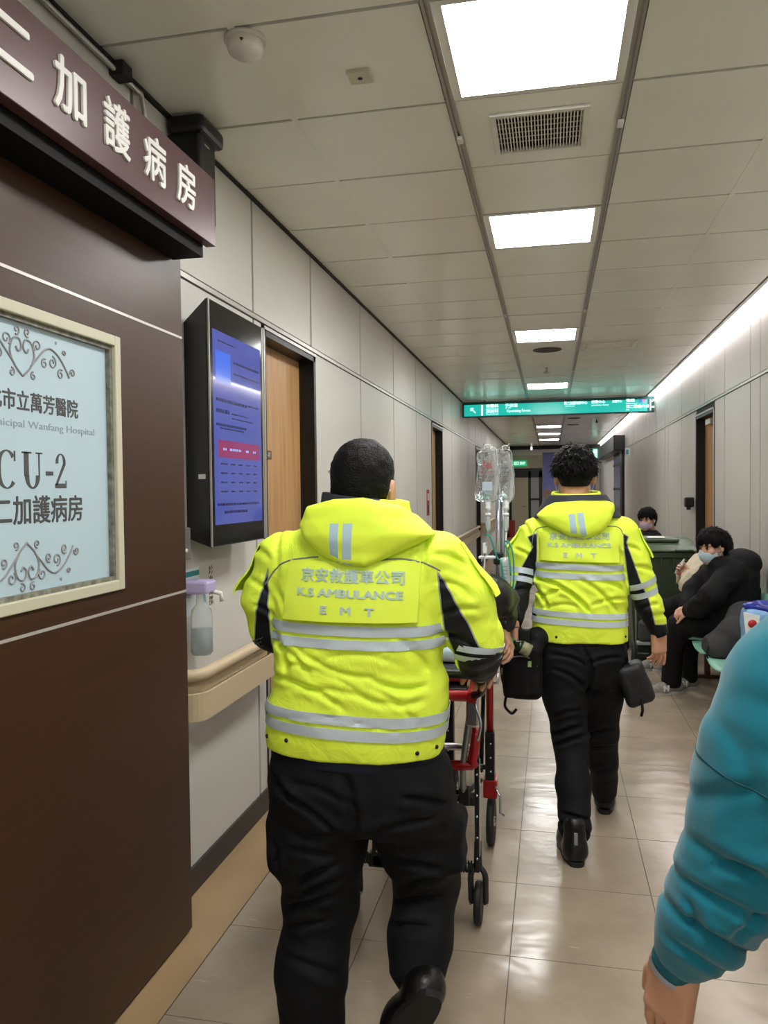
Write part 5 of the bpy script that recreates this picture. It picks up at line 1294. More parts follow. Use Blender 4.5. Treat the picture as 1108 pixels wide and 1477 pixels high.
# ================================================================== stretcher, patient and drip
M_red = mat('red_frame', '9c1418', .3, .2, coat=.3); M_chrome = mat('chrome', 'c3c5c8', .22, .9); M_alu = mat('grey_alloy', '8e9194', .35, .8); M_tyre = mat('tyre', '1a1a1b', .6)
def stretcher():
    t = thing('stretcher', 'red framed wheeled ambulance stretcher in front of the nearest man', 'stretcher', (-.49, 3.2, 0))
    xr, xl, y0, y1 = -.245, -.735, 2.42, 4.25
    # deck
    for x in (xr, xl):
        obj('side_rail', local(t).tube(catmull([(x, y0, .90), (x, y0+.3, .905), (x, y1-.3, .905), (x, y1, .90)], 3), .017, 12), M_red, t)
    obj('end_rail', local(t).tube([(xr, y1, .90), (xr-.05, y1+.05, .90), (xl+.05, y1+.05, .90), (xl, y1, .90)], .017, 12), M_red, t)
    obj('push_handle', local(t).tube(catmull([(xr, y0+.02, .90), (xr+.035, y0-.03, .935), (xr+.03, y0-.09, .985), (xr-.02, y0-.11, 1.0), (xl+.02, y0-.11, 1.0), (xl-.03, y0-.09, .985), (xl-.035, y0-.03, .935), (xl, y0+.02, .90)], 4), .014, 12), M_blackp, t)
    obj('cross_bar', local(t).tube([(xr, y0+.04, .895), (xl, y0+.04, .895)], .018, 12), M_red, t)
    obj('deck_panel', local(t).box((xl+.02, y0+.05, .895), (xr-.02, y1, .915), .005), M_blackp, t)
    obj('mattress', local(t).box((xl+.015, y0+.12, .915), (xr-.015, y1, .972), .022), mat('mattress_dark', '2a2d38', .5), t)
    obj('mattress_trim', local(t).box((xl+.01, y0+.09, .925), (xr-.01, y0+.125, .955), .01), M_red, t)
    for x in (xr+.006, xl-.006):
        c = local(t); c.tube([(x, 3.0, .91), (x, 3.05, 1.04), (x, 3.45, 1.04), (x, 3.5, .91)], .009, 8)
        obj('guard_rail', c, M_chrome, t)
        obj('guard_bar', local(t).tube([(x, 3.03, .98), (x, 3.47, .98)], .006, 8), M_chrome, t)
    obj('rail_clip', local(t).tube([(xr+.02, 2.78, .86), (xr+.055, 2.78, .86), (xr+.058, 2.78, .90)], .006, 8), M_chrome, t)
    obj('side_bag', local(t).box((-.66, 2.44, .70), (-.34, 2.50, .885), .015), mat('maroon_pouch', '5b1517', .5), t)
    # folding frame, near end
    for x in (-.36, -.62):
        p = obj('frame_post', local(t).box((x-.02, 2.72, .19), (x+.02, 2.76, .90), .004), M_blackp, t)
        for k in range(9): obj('rivet', local(t).lathe([(0, -.003), (.004, -.002), (.005, 0)], (x, 2.72, .28+.07*k), axis=1, n=8), M_chrome, p)
    obj('cross_tube', local(t).tube([(-.70, 2.66, .665), (-.27, 2.66, .665)], .013, 12), M_chrome, t)
    obj('release_bar', local(t).tube(catmull([(-.73, 2.64, .73), (-.715, 2.62, .64), (-.68, 2.62, .615), (-.30, 2.62, .615), (-.265, 2.62, .64), (-.25, 2.64, .74)], 4), .017, 12), M_red, t)
    obj('axle_tube', local(t).tube([(-.66, 2.68, .50), (-.29, 2.68, .50)], .010, 10), M_chrome, t)
    for s, xc in ((1, -.295), (-1, -.685)):
        obj('diagonal_strut', local(t).tube(catmull([(xc+.035*s, 2.60, .87), (xc+.025*s, 2.60, .80), (xc, 2.62, .62), (xc-.005*s, 2.66, .50)], 5), .011, 10), M_alu, t)
        obj('strut_foot', local(t).box((xc-.02, 2.645, .465), (xc+.016, 2.68, .525), .004), M_blackp, t)
        w_ = obj('load_wheel', local(t).lathe([(0, -.014), (.055, -.014), (.066, -.012), (.068, 0), (.066, .012), (.055, .014), (0, .014)], (xc-.045*s, 2.70, .51), axis=0, n=32), M_tyre, t)
        obj('hub', local(t).lathe([(0, -.017), (.018, -.016), (.02, 0), (.018, .016), (0, .017)], (xc-.045*s, 2.70, .51), axis=0, n=16), M_chrome, w_)
        # long leg with rivets
        x = xc+.035*s
        lg = obj('leg', local(t).box((x-.008, 2.72, .20), (x+.008, 2.745, .64), .003), M_blackp, t)
        obj('leg_edge', local(t).box((x+.008*s, 2.72, .26), (x+.011*s, 2.745, .60)), M_chrome, lg)
        for k in range(6): obj('rivet', local(t).lathe([(0, -.003), (.004, -.002), (.005, 0)], (x, 2.72, .25+.075*k), axis=1, n=8), M_chrome, lg)
        obj('leg_cap', local(t).tube([(x, 2.732, .64), (x, 2.732, .68)], .012, 10), M_blackp, t)
        obj('latch', local(t).box((x-.02, 2.58, .76), (x+.02, 2.62, .86), .006), M_chrome, t)
        obj('latch_lever', local(t).tube(catmull([(x+.01*s, 2.57, .84), (x+.03*s, 2.56, .78), (x+.02*s, 2.56, .72)], 4), .005, 8), M_chrome, t)
        obj('joint_block', local(t).box((x-.035, 2.71, .44), (x-.006, 2.75, .475), .004), M_blackp, t)
    lb = obj('lower_beam', local(t).box((-.655, 2.72, .185), (-.325, 2.765, .235), .006), M_blackp, t)
    obj('beam_plate', local(t).box((-.60, 2.712, .20), (-.545, 2.722, .232), .002), M_alu, lb)
    for k in range(4): obj('beam_bolt', local(t).lathe([(0, -.004), (.005, -.003), (.006, 0)], (-.62+.03*k, 2.72, .245+.02*(k % 2)), axis=1, n=8), M_chrome, lb)
    def coil(xa, xb):
        pts = []
        for i in range(49):
            a = i/48; pts.append((xa+(xb-xa)*a, 2.742+.019*cos(a*5*2*pi), .21+.019*sin(a*5*2*pi)))
        obj('spring', local(t).tube(pts, .0035, 6), M_blackp, t); obj('spring_core', local(t).tube([(xa, 2.742, .21), (xb, 2.742, .21)], .012, 10), M_alu, t)
    coil(-.325, -.275); coil(-.705, -.655)
    def caster(x, y):
        f = obj('caster_fork', local(t).tube([(x, y-.01, .30), (x, y-.01, .205)], [.013, .016], 12), mat('fork_grey', '2c2d2f', .4), t)
        for s in (1, -1):
            obj('fork_arm', local(t).tube(catmull([(x, y-.01, .215), (x+.024*s, y-.012, .185), (x+.026*s, y-.006, .13), (x+.026*s, y+.0, .07)], 4), [.011]*12+[.008], 8), mat('fork_grey'), f)
            obj('axle_nut', local(t).lathe([(0, .034*s), (.009, .033*s), (.01, .026*s)], (x, y, .072), axis=0, n=8), M_chrome, f)
        w_ = obj('wheel', local(t).lathe([(0, -.010), (.05, -.010), (.068, -.013), (.0735, -.006), (.0735, .006), (.068, .013), (.05, .010), (0, .010)], (x, y, .0735), axis=0, n=36), M_tyre, t)
        obj('hub', local(t).lathe([(0, -.0135), (.03, -.0125), (.035, -.010)], (x, y, .0735), axis=0, n=20), mat('fork_grey'), w_); 
    caster(-.26, 2.76); caster(-.72, 2.76)
    # far end: red posts, black sleeves, wheels
    for s, x in ((1, -.262), (-1, -.718)):
        obj('red_post', local(t).tube([(x, 3.36, .87), (x, 3.36, .50)], .016, 12), M_red, t)
        sl = obj('post_sleeve', local(t).box((x-.02, 3.335, .30), (x+.02, 3.385, .51), .005), M_blackp, t)
        for k in range(3): obj('rivet', local(t).lathe([(0, -.003), (.004, -.002), (.005, 0)], (x+.004, 3.335, .34+.06*k), axis=1, n=8), M_chrome, sl)
        obj('wheel_bracket', local(t).box((x-.03, 3.34, .22), (x+.03, 3.44, .30), .006), M_red, t)
        w_ = obj('wheel', local(t).lathe([(0, -.012), (.07, -.012), (.093, -.016), (.1, -.006), (.1, .006), (.093, .016), (.07, .012), (0, .012)], (x, 3.40, .1), axis=0, n=36), M_tyre, t)
        obj('hub', local(t).lathe([(0, -.02), (.02, -.018), (.02, .018), (0, .02)], (x, 3.40, .1), axis=0, n=16), M_chrome, w_)
        obj('brake_lever', local(t).tube([(x+.02*s, 3.34, .28), (x+.045*s, 3.32, .24), (x+.045*s, 3.32, .17), (x+.06*s, 3.32, .16)], .005, 8), M_chrome, t)
        obj('side_strut', local(t).tube([(x-.06*s, 2.74, .45), (x-.04*s, 3.34, .30)], .010, 10), M_blackp, t)
        obj('side_strut', local(t).tube([(x-.06*s, 3.9, .88), (x-.04*s, 3.36, .33)], .010, 10), M_blackp, t)
        obj('side_strut', local(t).tube([(x-.03*s, 2.76, .62), (x-.03*s, 3.36, .86)], .010, 10), M_alu, t)
    obj('cross_tube', local(t).tube([(-.72, 3.36, .35), (-.26, 3.36, .35)], .011, 12), M_chrome, t)
    return t
stretcher()
def stretcher_load():
    t = thing('folded_blanket', 'folded pale blue and silver blanket at the head end of the stretcher', 'blanket', (-.45, 2.6, .975))
    def f(P): return np.minimum(rbox(P, (-.40, 2.62, 1.0), (.11, .06, .024), .02), rbox(P, (-.42, 2.62, 1.035), (.08, .055, .012), .011))+.006*vn(P, 26)
    sdf_obj('blanket_folds', f, (-.56, 2.52, .965), (-.26, 2.72, 1.07), .006, mat('blanket_silver', '9db0ba', .45, .1, var=.2, vscale=20), t)
    # patient
    t = thing('person', 'patient lying on the stretcher in a black padded jacket, mostly hidden by the nearest man', 'person', (-.49, 3.2, .975))
    C = [(-.36, 3.03, 1.10), (-.235, 3.10, 1.13), (-.205, 3.20, 1.09), (-.205, 3.27, 1.02), (-.20, 3.25, .985)]
    def jk(P):
        d = smin(ell(P, (-.49, 3.02, 1.10), (.19, .20, .115)), ell(P, (-.49, 3.35, 1.08), (.19, .25, .10)), .08)
        a = chain(P, C, [.085, .075, .068, .056, .045], .03); a2 = chain(P, [(-.62, 3.03, 1.1), (-.68, 3.2, 1.06), (-.52, 3.35, 1.15)], [.08, .07, .055], .03)
        d = smin(smin(d, a, .03), a2, .03); return d+.035*(np.abs(vn(P+.02*np.stack([vn(P, 12, 1), vn(P, 12, 5), vn(P, 12, 8)], 1), (14, 20, 16), 4))-.2)
    sdf_obj('jacket', jk, (-.80, 2.78, .96), (-.08, 3.68, 1.26), .007, mat('padded_black', '17181b', .38, bump=.2, bscale=60), t)
    def legs(P): return smin(chain(P, [(-.41, 3.5, 1.06), (-.40, 3.85, 1.10), (-.40, 4.15, 1.02)], [.09, .07, .05], .03), chain(P, [(-.57, 3.5, 1.06), (-.58, 3.85, 1.10), (-.58, 4.15, 1.02)], [.09, .07, .05], .03), .02)+.01*vn(P, 18)
    sdf_obj('trousers', legs, (-.70, 3.38, .95), (-.28, 4.24, 1.22), .009, M_navy, t)
    def core(P): return smin(ell(P, (-.49, 3.1, 1.08), (.13, .28, .075)), chain(P, C, [.05, .045, .04, .03, .025], .02), .03)
    cv = sdf_mesh(core, (-.68, 2.78, .96), (-.1, 3.42, 1.2), .012)
    h1 = hand_vf((-.198, 3.245, .975), (.35, -.55, -.75), (.9, -.1, .3), False, curl=.5, spread=.05)
    add_head(t, (-.49, 2.76, 1.125), (0, .2, .98), (0, -1, .25), 'fringe', [cv, h1], 1.0, M_skin2, M_mask)
stretcher_load()
def drip():
    M_bag = bpy.data.materials.new('drip_bag_film'); M_bag.use_nodes = True; N = NT(M_bag); b = N.n['Principled BSDF']
    b.inputs['Base Color'].default_value = lin('eef2f4'); b.inputs['Roughness'].default_value = .06; b.inputs['IOR'].default_value = 1.22; b.inputs['Transmission Weight'].default_value = .93; b.inputs['Specular IOR Level'].default_value = .9
    tc = N.new('ShaderNodeTexCoord'); no = N.new('ShaderNodeTexNoise', i_Scale=28.0, i_Detail=3.0); no.inputs['Distortion'].default_value = 1.6; N.link(tc.outputs['Object'], no.inputs[0])
    bu = N.new('ShaderNodeBump', i_Strength=.55, i_Distance=.012); N.link(no.outputs[0], bu.inputs['Height']); N.link(bu.outputs[0], b.inputs['Normal'])
    MATS['drip_bag_film'] = M_bag
    M_pt = mat('port_white', 'dfe2e2', .35); M_tb = mat('clear_tube', 'cfdadb', .15, trans=.5); M_teal = mat('teal_tube', '2fa393', .25, trans=.25)
    t = thing('drip_stand', 'chrome drip pole with hooks fixed to the stretcher side', 'drip stand', (-.215, 3.30, .90))
    x, y = -.217, 3.30
    obj('pole', local(t).tube([(x, y, .90), (x, y, 1.715)], .012, 14), M_chrome, t)
    obj('pole_sleeve', local(t).tube([(x+.02, y, 1.05), (x+.02, y, 1.50)], .009, 12), M_alu, t)
    obj('pole_foot', local(t).box((x-.03, y-.025, .885), (x+.02, y+.02, .93), .005), M_blackp, t)
    obj('clamp', local(t).box((x-.020, y-.022, 1.235), (x+.022, y+.02, 1.285), .005), M_blackp, t)
    for s in (-1, 1): obj('hook', local(t).tube(catmull([(x, y, 1.71), (x+.02*s, y-.02, 1.722), (x+.045*s, y-.06, 1.722), (x+.05*s, y-.075, 1.735)], 4), .004, 8), M_chrome, t)
    obj('clip_tray', local(t).box((-.295, 3.24, 1.262), (-.225, 3.285, 1.272), .003), M_pt, t)
    def bag(x, y, z0, z1, w, lab, txt):
        b_ = thing('drip_bag', lab, 'drip bag', (x, y, z0)); zc = (z0+z1)/2
        def f(P):
            u = (P[:, 2]-z0)/(z1-z0); ww = w*(.74+.30*np.clip(1-u, 0, 1)**.8); th = .010+.020*np.clip(1-u, 0, 1)*np.clip(u/.25, .25, 1)
            dx = np.abs(P[:, 0]-x-.006*np.sin(P[:, 2]*40))/ww; dy = np.abs(P[:, 1]-y)/th
            q = (np.clip(dx, 0, 9)**2.6+dy**2)**(1/2.2); d = (q-1)*th
            d = smax(smax(d, P[:, 2]-z1, .012), z0+.10*np.maximum(np.abs(P[:, 0]-x)-.0, 0)*1.3-P[:, 2], .01); return d+.0035*vn(P, 45)
        sdf_obj('film', f, (x-w*1.3, y-.05, z0-.02), (x+w*1.3, y+.05, z1+.02), .004, M_bag, b_)
        # heat-sealed rim, hanger tab, label
        rim = [(x-w*.72, y, z1-.01), (x-w*.8, y, zc+.03), (x-w*1.0, y, z0+.04), (x-w*.75, y, z0+.012), (x-.016, y, z0), (x+.016, y, z0), (x+w*.75, y, z0+.012), (x+w*1.0, y, z0+.04), (x+w*.8, y, zc+.03), (x+w*.72, y, z1-.01), (x+w*.5, y, z1+.004), (x, y, z1+.006), (x-w*.5, y, z1+.004)]
        obj('sealed_rim', local(b_).tube(rim, .0022, 6, closed=True), M_tb, b_)
        obj('hanger_tab', local(b_).tube(catmull([(x-.012, y, z1), (x-.012, y, z1+.02), (x+.012, y, z1+.02), (x+.012, y, z1)], 4), .0025, 6), M_pt, b_)
        if txt:
            text_obj('print', '5%', .034, mat('label_red', 'a8584f', .5), b_, (x, y-.026, z1-.065), (1, 0, 0), (0, 0, 1), tuple(b_.location), bold=.001)
            text_obj('print', 'DEXTROSE', .012, mat('label_red'), b_, (x, y-.026, z1-.09), (1, 0, 0), (0, 0, 1), tuple(b_.location))
            text_obj('print', '500 mL', .012, mat('label_ink', '5b6468', .5), b_, (x, y-.028, z1-.11), (1, 0, 0), (0, 0, 1), tuple(b_.location))
            obj('fluid_label', local(b_).box((x-.02, y-.031, z0+.05), (x+.02, y-.030, z0+.085)), mat('label_bluewhite', 'aab9c4', .5), b_)
        else:
            for k in range(4): obj('print_line', local(b_).box((x-.018, y-.024, z1-.07-.018*k), (x+.012, y-.0235, z1-.067-.018*k)), mat('label_ink'), b_)
        obj('port', local(b_).lathe([(0, .012), (.012, .010), (.014, 0), (.010, -.012), (.012, -.016), (.012, -.03), (.006, -.034), (.006, -.045)], (x, y, z0), n=16), M_pt, b_)
        obj('drip_chamber', local(b_).lathe([(.004, -.04), (.010, -.05), (.011, -.10), (.008, -.115), (.003, -.12)], (x, y, z0), n=16), M_tb, b_)
        obj('chamber_cap', local(b_).lathe([(0, -.042), (.012, -.044), (.012, -.054), (0, -.055)], (x, y, z0), n=16), M_pt, b_)
    bag(-.252, 3.215, 1.495, 1.71, .050, 'larger clear drip bag with red printing, hanging left on the drip pole', True)
    bag(-.180, 3.235, 1.495, 1.705, .034, 'narrower clear drip bag, hanging right on the drip pole', False)
    t = thing('drip_tubing', 'clear and teal drip tubes, clamp and white burette beneath the drip bags', 'tubing', (-.20, 3.22, 1.3))
    obj('tube', local(t).tube([(-.252, 3.215, 1.38), (-.262, 3.22, 1.32), (-.268, 3.23, 1.275)], .003, 6), M_tb, t)
    obj('tube', local(t).tube(catmull([(-.268, 3.235, 1.27), (-.275, 3.24, 1.20), (-.30, 3.25, 1.12), (-.33, 3.25, 1.08)], 5), .004, 6), M_pt, t)
    obj('tube', local(t).tube([(-.180, 3.235, 1.38), (-.184, 3.235, 1.27)], .003, 6), M_pt, t)
    obj('roller_clamp', local(t).box((-.276, 3.218, 1.285), (-.258, 3.24, 1.33), .004), M_pt, t)
    obj('burette', local(t).lathe([(.004, 1.272), (.02, 1.268), (.022, 1.25), (.022, 1.13), (.018, 1.118), (.004, 1.112)], (-.184, 3.215, 0), n=20), mat('burette_white', 'cdd8d6', .25, trans=.3), t)
    for k in range(7): obj('graduation', local(t).box((-.192, 3.1915, 1.145+.015*k), (-.176, 3.1935, 1.147+.015*k)), mat('label_ink'), t)
    for pts in ([(-.265, 3.21, 1.365), (-.245, 3.20, 1.36), (-.228, 3.20, 1.31), (-.215, 3.20, 1.27), (-.20, 3.195, 1.26)], [(-.184, 3.20, 1.34), (-.165, 3.19, 1.33), (-.150, 3.18, 1.28), (-.148, 3.18, 1.18), (-.155, 3.18, 1.14)],
                [(-.20, 3.19, 1.26), (-.192, 3.19, 1.20), (-.190, 3.185, 1.14), (-.205, 3.185, 1.08), (-.196, 3.18, 1.04), (-.18, 3.17, 1.01)], [(-.188, 3.20, 1.33), (-.176, 3.19, 1.31), (-.166, 3.185, 1.27), (-.160, 3.18, 1.20)]):
        obj('teal_tube', local(t).tube(catmull(pts, 6), .0035, 7), M_teal, t)
drip()
t = thing('bottle', 'small dark bottle with a bright green cap beside the black waist bag', 'bottle', (-.13, 3.335, .88))
def _bottle():
    a = A3(-.178, 3.325, .912); b = A3(-.085, 3.335, .862); d = (b-a)/np.linalg.norm(b-a)
    P = lambda s: tuple(a+d*s)
    obj('glass', local(t).tube([P(.018), P(.03), P(.042), P(.052), P(.105)], [.011, .012, .024, .027, .027], 18), mat('dark_glass_green', '1d2a18', .15), t)
    obj('cap', local(t).tube([P(0), P(.003), P(.02)], [.012, .015, .015], 18), mat('green_cap', '1f9d4a', .4), t)
    obj('label', local(t).tube([P(.06), P(.10)], .0276, 18), mat('bottle_label', '8d8a6c', .6, var=.3, vscale=60), t)
_bottle()

# ================================================================== bin, seats, waiting people
def bin_():
    t = thing('wheeled_bin', 'large dark green wheeled bin with closed lid by the right wall', 'bin', (.95, 7.5, 0)); M_g = mat('bin_green', '35432f', .45, var=.08, vscale=3); M_gl = mat('bin_lid_green', '4b5a46', .3)
    x0, x1, y0, y1 = .665, 1.215, 7.2, 7.85
    c = local(t)
    def ring(z, i): return [(x0+i, y0+i, z), (x1-i, y0+i, z), (x1-i, y1-i*.6, z), (x0+i, y1-i*.6, z)]
    V = ring(.04, .055)+ring(.93, .012); c.add(V, [(0, 3, 2, 1), (0, 1, 5, 4), (1, 2, 6, 5), (2, 3, 7, 6), (3, 0, 4, 7)])
    obj('body', c, M_g, t)
    obj('rim', local(t).box((x0-.01, y0-.012, .93), (x1+.01, y1+.01, .985), .008), M_g, t)
    for k in range(5): obj('rib', local(t).box((x0+.06+k*.105, y0-.010, .84), (x0+.075+k*.105, y0+.012, .93), .002), M_g, t)
    l = local(t); P = [(y0-.035, .985), (y0-.035, 1.0), (y0+.02, 1.035), (y0+.25, 1.075), (y1-.1, 1.085), (y1+.03, 1.05), (y1+.03, .99)]
    l.prism(P, 0, x0-.02, x1+.02)
    lid = obj('lid', l, M_gl, t); md = lid.modifiers.new('b', 'BEVEL'); md.width = .012; md.segments = 3
    obj('lid_panel', local(t).box((x0+.10, y0+.12, 1.06), (x1-.10, y1-.12, 1.095), .015), M_gl, lid)
    for a, b in ((x0+.02, x0+.15), (x1-.15, x1-.02)): obj('lid_handle', local(t).tube([(a, y0-.03, 1.0), (a, y0-.065, 1.0), (b, y0-.065, 1.0), (b, y0-.03, 1.0)], .011, 8), M_g, lid)
    for x in (x0+.04, x1-.04):
        w_ = obj('wheel', local(t).lathe([(0, -.025), (.085, -.025), (.1, -.015), (.1, .015), (.085, .025), (0, .025)], (x, y1-.03, .1), axis=0, n=24), M_tyre, t)
    p = thing('paper_sheets', 'loose white paper sheets lying on the green bin lid', 'paper', (.93, 7.42, 1.10))
    obj('sheet', local(p).add([(.84, 7.34, 1.098), (.99, 7.32, 1.098), (1.01, 7.5, 1.103), (.86, 7.52, 1.104), (.84, 7.34, 1.0995), (.99, 7.32, 1.0995), (1.01, 7.5, 1.1045), (.86, 7.52, 1.1055)], [(0, 3, 2, 1), (4, 5, 6, 7), (0, 1, 5, 4), (1, 2, 6, 5), (2, 3, 7, 6), (3, 0, 4, 7)]), mat('paper', 'd8d8d2', .6), p)
bin_()
M_mint = mat('mint_seat', '7fb5a0', .35); M_beam = mat('seat_beam', '6b4b45', .45, .3)
def bench(ya, n, lab):
    t = thing('beam_seats', lab, 'seats', (1.25, ya, 0)); me1 = me2 = None
    for k in range(n):
        y = ya+.25+.52*k
        if me1 is None:
            c = MB(); G = []
            V = []; nu, nv = 8, 10
            for j in range(nv):            # profile from front lip to back
                s = j/(nv-1)
                if s < .55: px_, pz = -.27+.74*s, .435-.02*sin(s/.55*pi)+(.0 if s > .08 else -.012)
                else: q = (s-.55)/.45; px_, pz = .137+.09*q+.02*sin(q*pi), .43+.37*q
                for i in range(nu):
                    u = i/(nu-1)*2-1; wd = .225-.03*(s > .9)-.02*(s < .05); V.append((px_+.018*u*u*(1 if s > .5 else -0.3)*-1, u*wd, pz+(.02*u*u if s < .5 else 0)))
            F = [(j*nu+i, j*nu+i+1, (j+1)*nu+i+1, (j+1)*nu+i) for j in range(nv-1) for i in range(nu-1)]
            me1 = c.add(V, F, True).mesh('seat_shell')
            me2 = MB().box((-.09, -.05, .33), (.1, .05, .405), .008).mesh('seat_bracket')
        s = obj('seat_shell', me1, M_mint, t, (0, y-ya, 0))
        if k == 0: pass
        m_ = s.modifiers.new('s', 'SOLIDIFY'); m_.thickness = .010; m_.offset = 0
        obj('seat_bracket', me2, M_blackp, t, (0, y-ya, 0))
    L = .52*n
    obj('beam', local(t).box((1.20, ya, .28), (1.27, ya+L, .34), .006), M_beam, t)
    for y in (ya+.3, ya+L-.3):
        obj('leg', local(t).box((1.215, y-.025, .02), (1.255, y+.025, .28), .004), M_beam, t)
        obj('foot_bar', local(t).box((1.02, y-.03, 0), (1.43, y+.03, .03), .008), M_beam, t)
bench(4.42, 5, 'row of mint green plastic seats on a beam along the right wall'); bench(9.0, 2, 'far mint green seats hidden behind the green bin and the second man')
def sneaker(t, heel, toe, m, nt=True):
    o = shoe(t, heel, toe, m, mat('sneaker_sole', 'b5b1a6', .6), rad=.046, h=.07, laces=mat('lace_white', 'd5d5cf', .6), res=.006)
    d = A3(*toe)-A3(*heel); d /= np.linalg.norm(d); n = np.array([d[1], -d[0], 0]); n = n if n[1] < 0 else -n
    R_ = np.cross([0, 0, 1], n); R_ /= np.linalg.norm(R_); c = (A3(*heel)+A3(*toe))/2+n*.045-A3(0, 0, -.048)+A3(0, 0, .0)
    if nt: text_obj('side_mark', 'N', .058, mat('lace_white'), o, tuple(c), tuple(R_), (.12*R_[0], .12*R_[1], 1), tuple(t.location), bold=.004, extrude=.004)
    return o
def seated(lab, hip, hd, face, jcol, jn, TL, arms, legs, hair, hands, mk=M_mask, skin=None, tm=None, extra=None, shoem=None, feet=None, hood=None, h=.009):
    t = thing('person', lab, 'person', (hip[0], hip[1], hip[2]-.09)); M_j = mat(jn, jcol, .75, bump=.25, bscale=120, spec=.3)
    def jk(P):
        d = loft(P, TL, 2.3)
        for C, R_ in arms: d = smin(d, chain(P, C, R_, .03), .03)
        if hood is not None: d = smin(d, ell(P, hood[0], hood[1]), .03)
        return d+.030*(np.abs(vn(P+.03*np.stack([vn(P, 9, 1), vn(P, 9, 5), vn(P, 9, 8)], 1), (9, 9, 14), 3))-.2)+.005*vn(P, 30)
    L = np.array([p for C, _ in arms for p in C]+[(a[1]+a[3]*s, a[2]+a[4]*s, a[0]) for a in TL for s in (1, -1)])
    sdf_obj('coat', jk, L.min(0)-.12, L.max(0)+.15, h, M_j, t)
    def tr(P):
        d = ell(P, hip, (.15, .18, .11))
        for C, R_ in legs: d = smin(d, chain(P, C, R_, .03), .03)
        return d+.010*(np.abs(vn(P, (10, 10, 16), 8))-.2)
    L = np.array([p for C, _ in legs for p in C]+[hip]); sdf_obj('trousers', lambda P: np.maximum(tr(P), .05-P[:, 2]), L.min(0)-.2, L.max(0)+.16, h, tm or M_blk, t)
    def core(P):
        d = loft(P, [(a, b, c, e*.7, f*.7) for a, b, c, e, f in TL], 2.2)
        for C, R_ in list(arms)+list(legs): d = smin(d, chain(P, C, [r*.6 for r in R_], .02), .02)
        return d
    L = np.array([p for C, _ in list(arms)+list(legs) for p in C]+[(a[1], a[2], a[0]) for a in TL]); cv = sdf_mesh(core, L.min(0)-.14, L.max(0)+.1, .014)
    add_head(t, hd, face[0], face[1], hair, [cv]+hands, 1.0, skin or M_skin2, mk)
    for hl, to in feet or []: sneaker(t, hl, to, shoem or mat('sneaker_grey', '85827b', .7, var=.15, vscale=40))
    return t
# man in the black coat
pA = seated('seated young man in a black hooded coat and pale blue mask by the right wall', (1.27, 6.08, .53), (1.135, 6.0, 1.115), ((-.80, -.62, -.16), (-.12, -.05, 1)), '101012', 'black_coat',
    [(.50, 1.27, 6.08, .19, .22), (.62, 1.28, 6.07, .19, .225), (.78, 1.28, 6.05, .18, .23), (.92, 1.27, 6.03, .18, .225), (1.0, 1.25, 6.02, .16, .18), (1.05, 1.22, 6.01, .11, .12)],
    [([(1.24, 5.84, .95), (1.10, 5.78, .80), (1.02, 5.86, .70), (.98, 5.95, .66)], [.09, .08, .07, .055]), ([(1.20, 6.22, .94), (1.05, 6.22, .78), (.98, 6.1, .68)], [.085, .075, .055])],
    [([(1.27, 6.0, .54), (1.05, 6.02, .565), (.93, 6.08, .53), (.89, 6.13, .35), (.88, 6.17, .09)], [.12, .10, .085, .07, .072]), ([(1.27, 6.18, .54), (1.12, 6.24, .56), (1.03, 6.28, .52), (1.03, 6.30, .32), (1.04, 6.33, .09)], [.115, .095, .08, .06, .055])],
    'fringe', [hand_vf((.975, 5.97, .655), (-.55, .6, -.35), (-.3, -.3, .9), False, curl=.5), hand_vf((.975, 6.09, .675), (-.65, -.6, -.35), (-.4, .1, .9), True, curl=.5)],
    feet=[((.93, 6.19, 0), (.70, 6.08, 0)), ((1.07, 6.36, 0), (.86, 6.22, 0))], hood=((1.34, 6.02, 1.0), (.13, .17, .10)))
# person in the cream jacket
pB = seated('seated person in a cream fleece jacket holding a phone, behind the black-coated man', (1.27, 6.68, .53), (1.295, 6.62, 1.065), ((-.85, -.5, -.25), (-.25, 0, 1)), 'c9bda6', 'cream_fleece',
    [(.50, 1.27, 6.66, .17, .20), (.65, 1.26, 6.65, .17, .20), (.80, 1.24, 6.64, .165, .21), (.90, 1.25, 6.62, .15, .19), (.96, 1.26, 6.61, .12, .15), (1.0, 1.27, 6.60, .09, .1)],
    [([(1.20, 6.46, .95), (1.10, 6.40, .84), (1.04, 6.42, .79), (1.06, 6.50, .85)], [.08, .075, .065, .05]), ([(1.20, 6.80, .93), (1.08, 6.78, .80), (1.05, 6.64, .85)], [.08, .07, .05])],
    [([(1.27, 6.58, .54), (1.05, 6.60, .60), (.93, 6.66, .56), (.88, 6.85, .33), (.87, 6.98, .10)], [.115, .10, .08, .06, .055]), ([(1.27, 6.78, .54), (1.05, 6.84, .57), (.95, 6.88, .53), (.98, 6.92, .3), (1.0, 6.95, .1)], [.11, .09, .075, .06, .055])],
    'fringe', [hand_vf((1.06, 6.515, .86), (-.35, .4, .45), (-.5, -.8, .2), False, curl=.6), hand_vf((1.05, 6.62, .865), (-.4, -.4, .45), (-.5, .8, .2), True, curl=.6)],
    feet=[((.88, 7.0, 0), (.72, 6.86, 0)), ((1.02, 6.97, 0), (.84, 6.86, 0))])
t = thing('phone', 'phone held in both hands by the person in the cream jacket', 'phone', (1.0, 6.56, .92))
_c = MB((0, 0, 0)); _c.box((-.006, -.037, -.07), (.006, .037, .07), .004); _o = obj('phone_body', _c, mat('phone_pale', 'b9b4ad', .3), t); _o.rotation_euler = (.9, .45, 0)
_c = MB((0, 0, 0)); _c.box((.006, -.033, -.064), (.0066, .033, .064)); _o = obj('phone_glass', _c, mat('phone_glass', '14161a', .1), t); _o.rotation_euler = (.9, .45, 0)
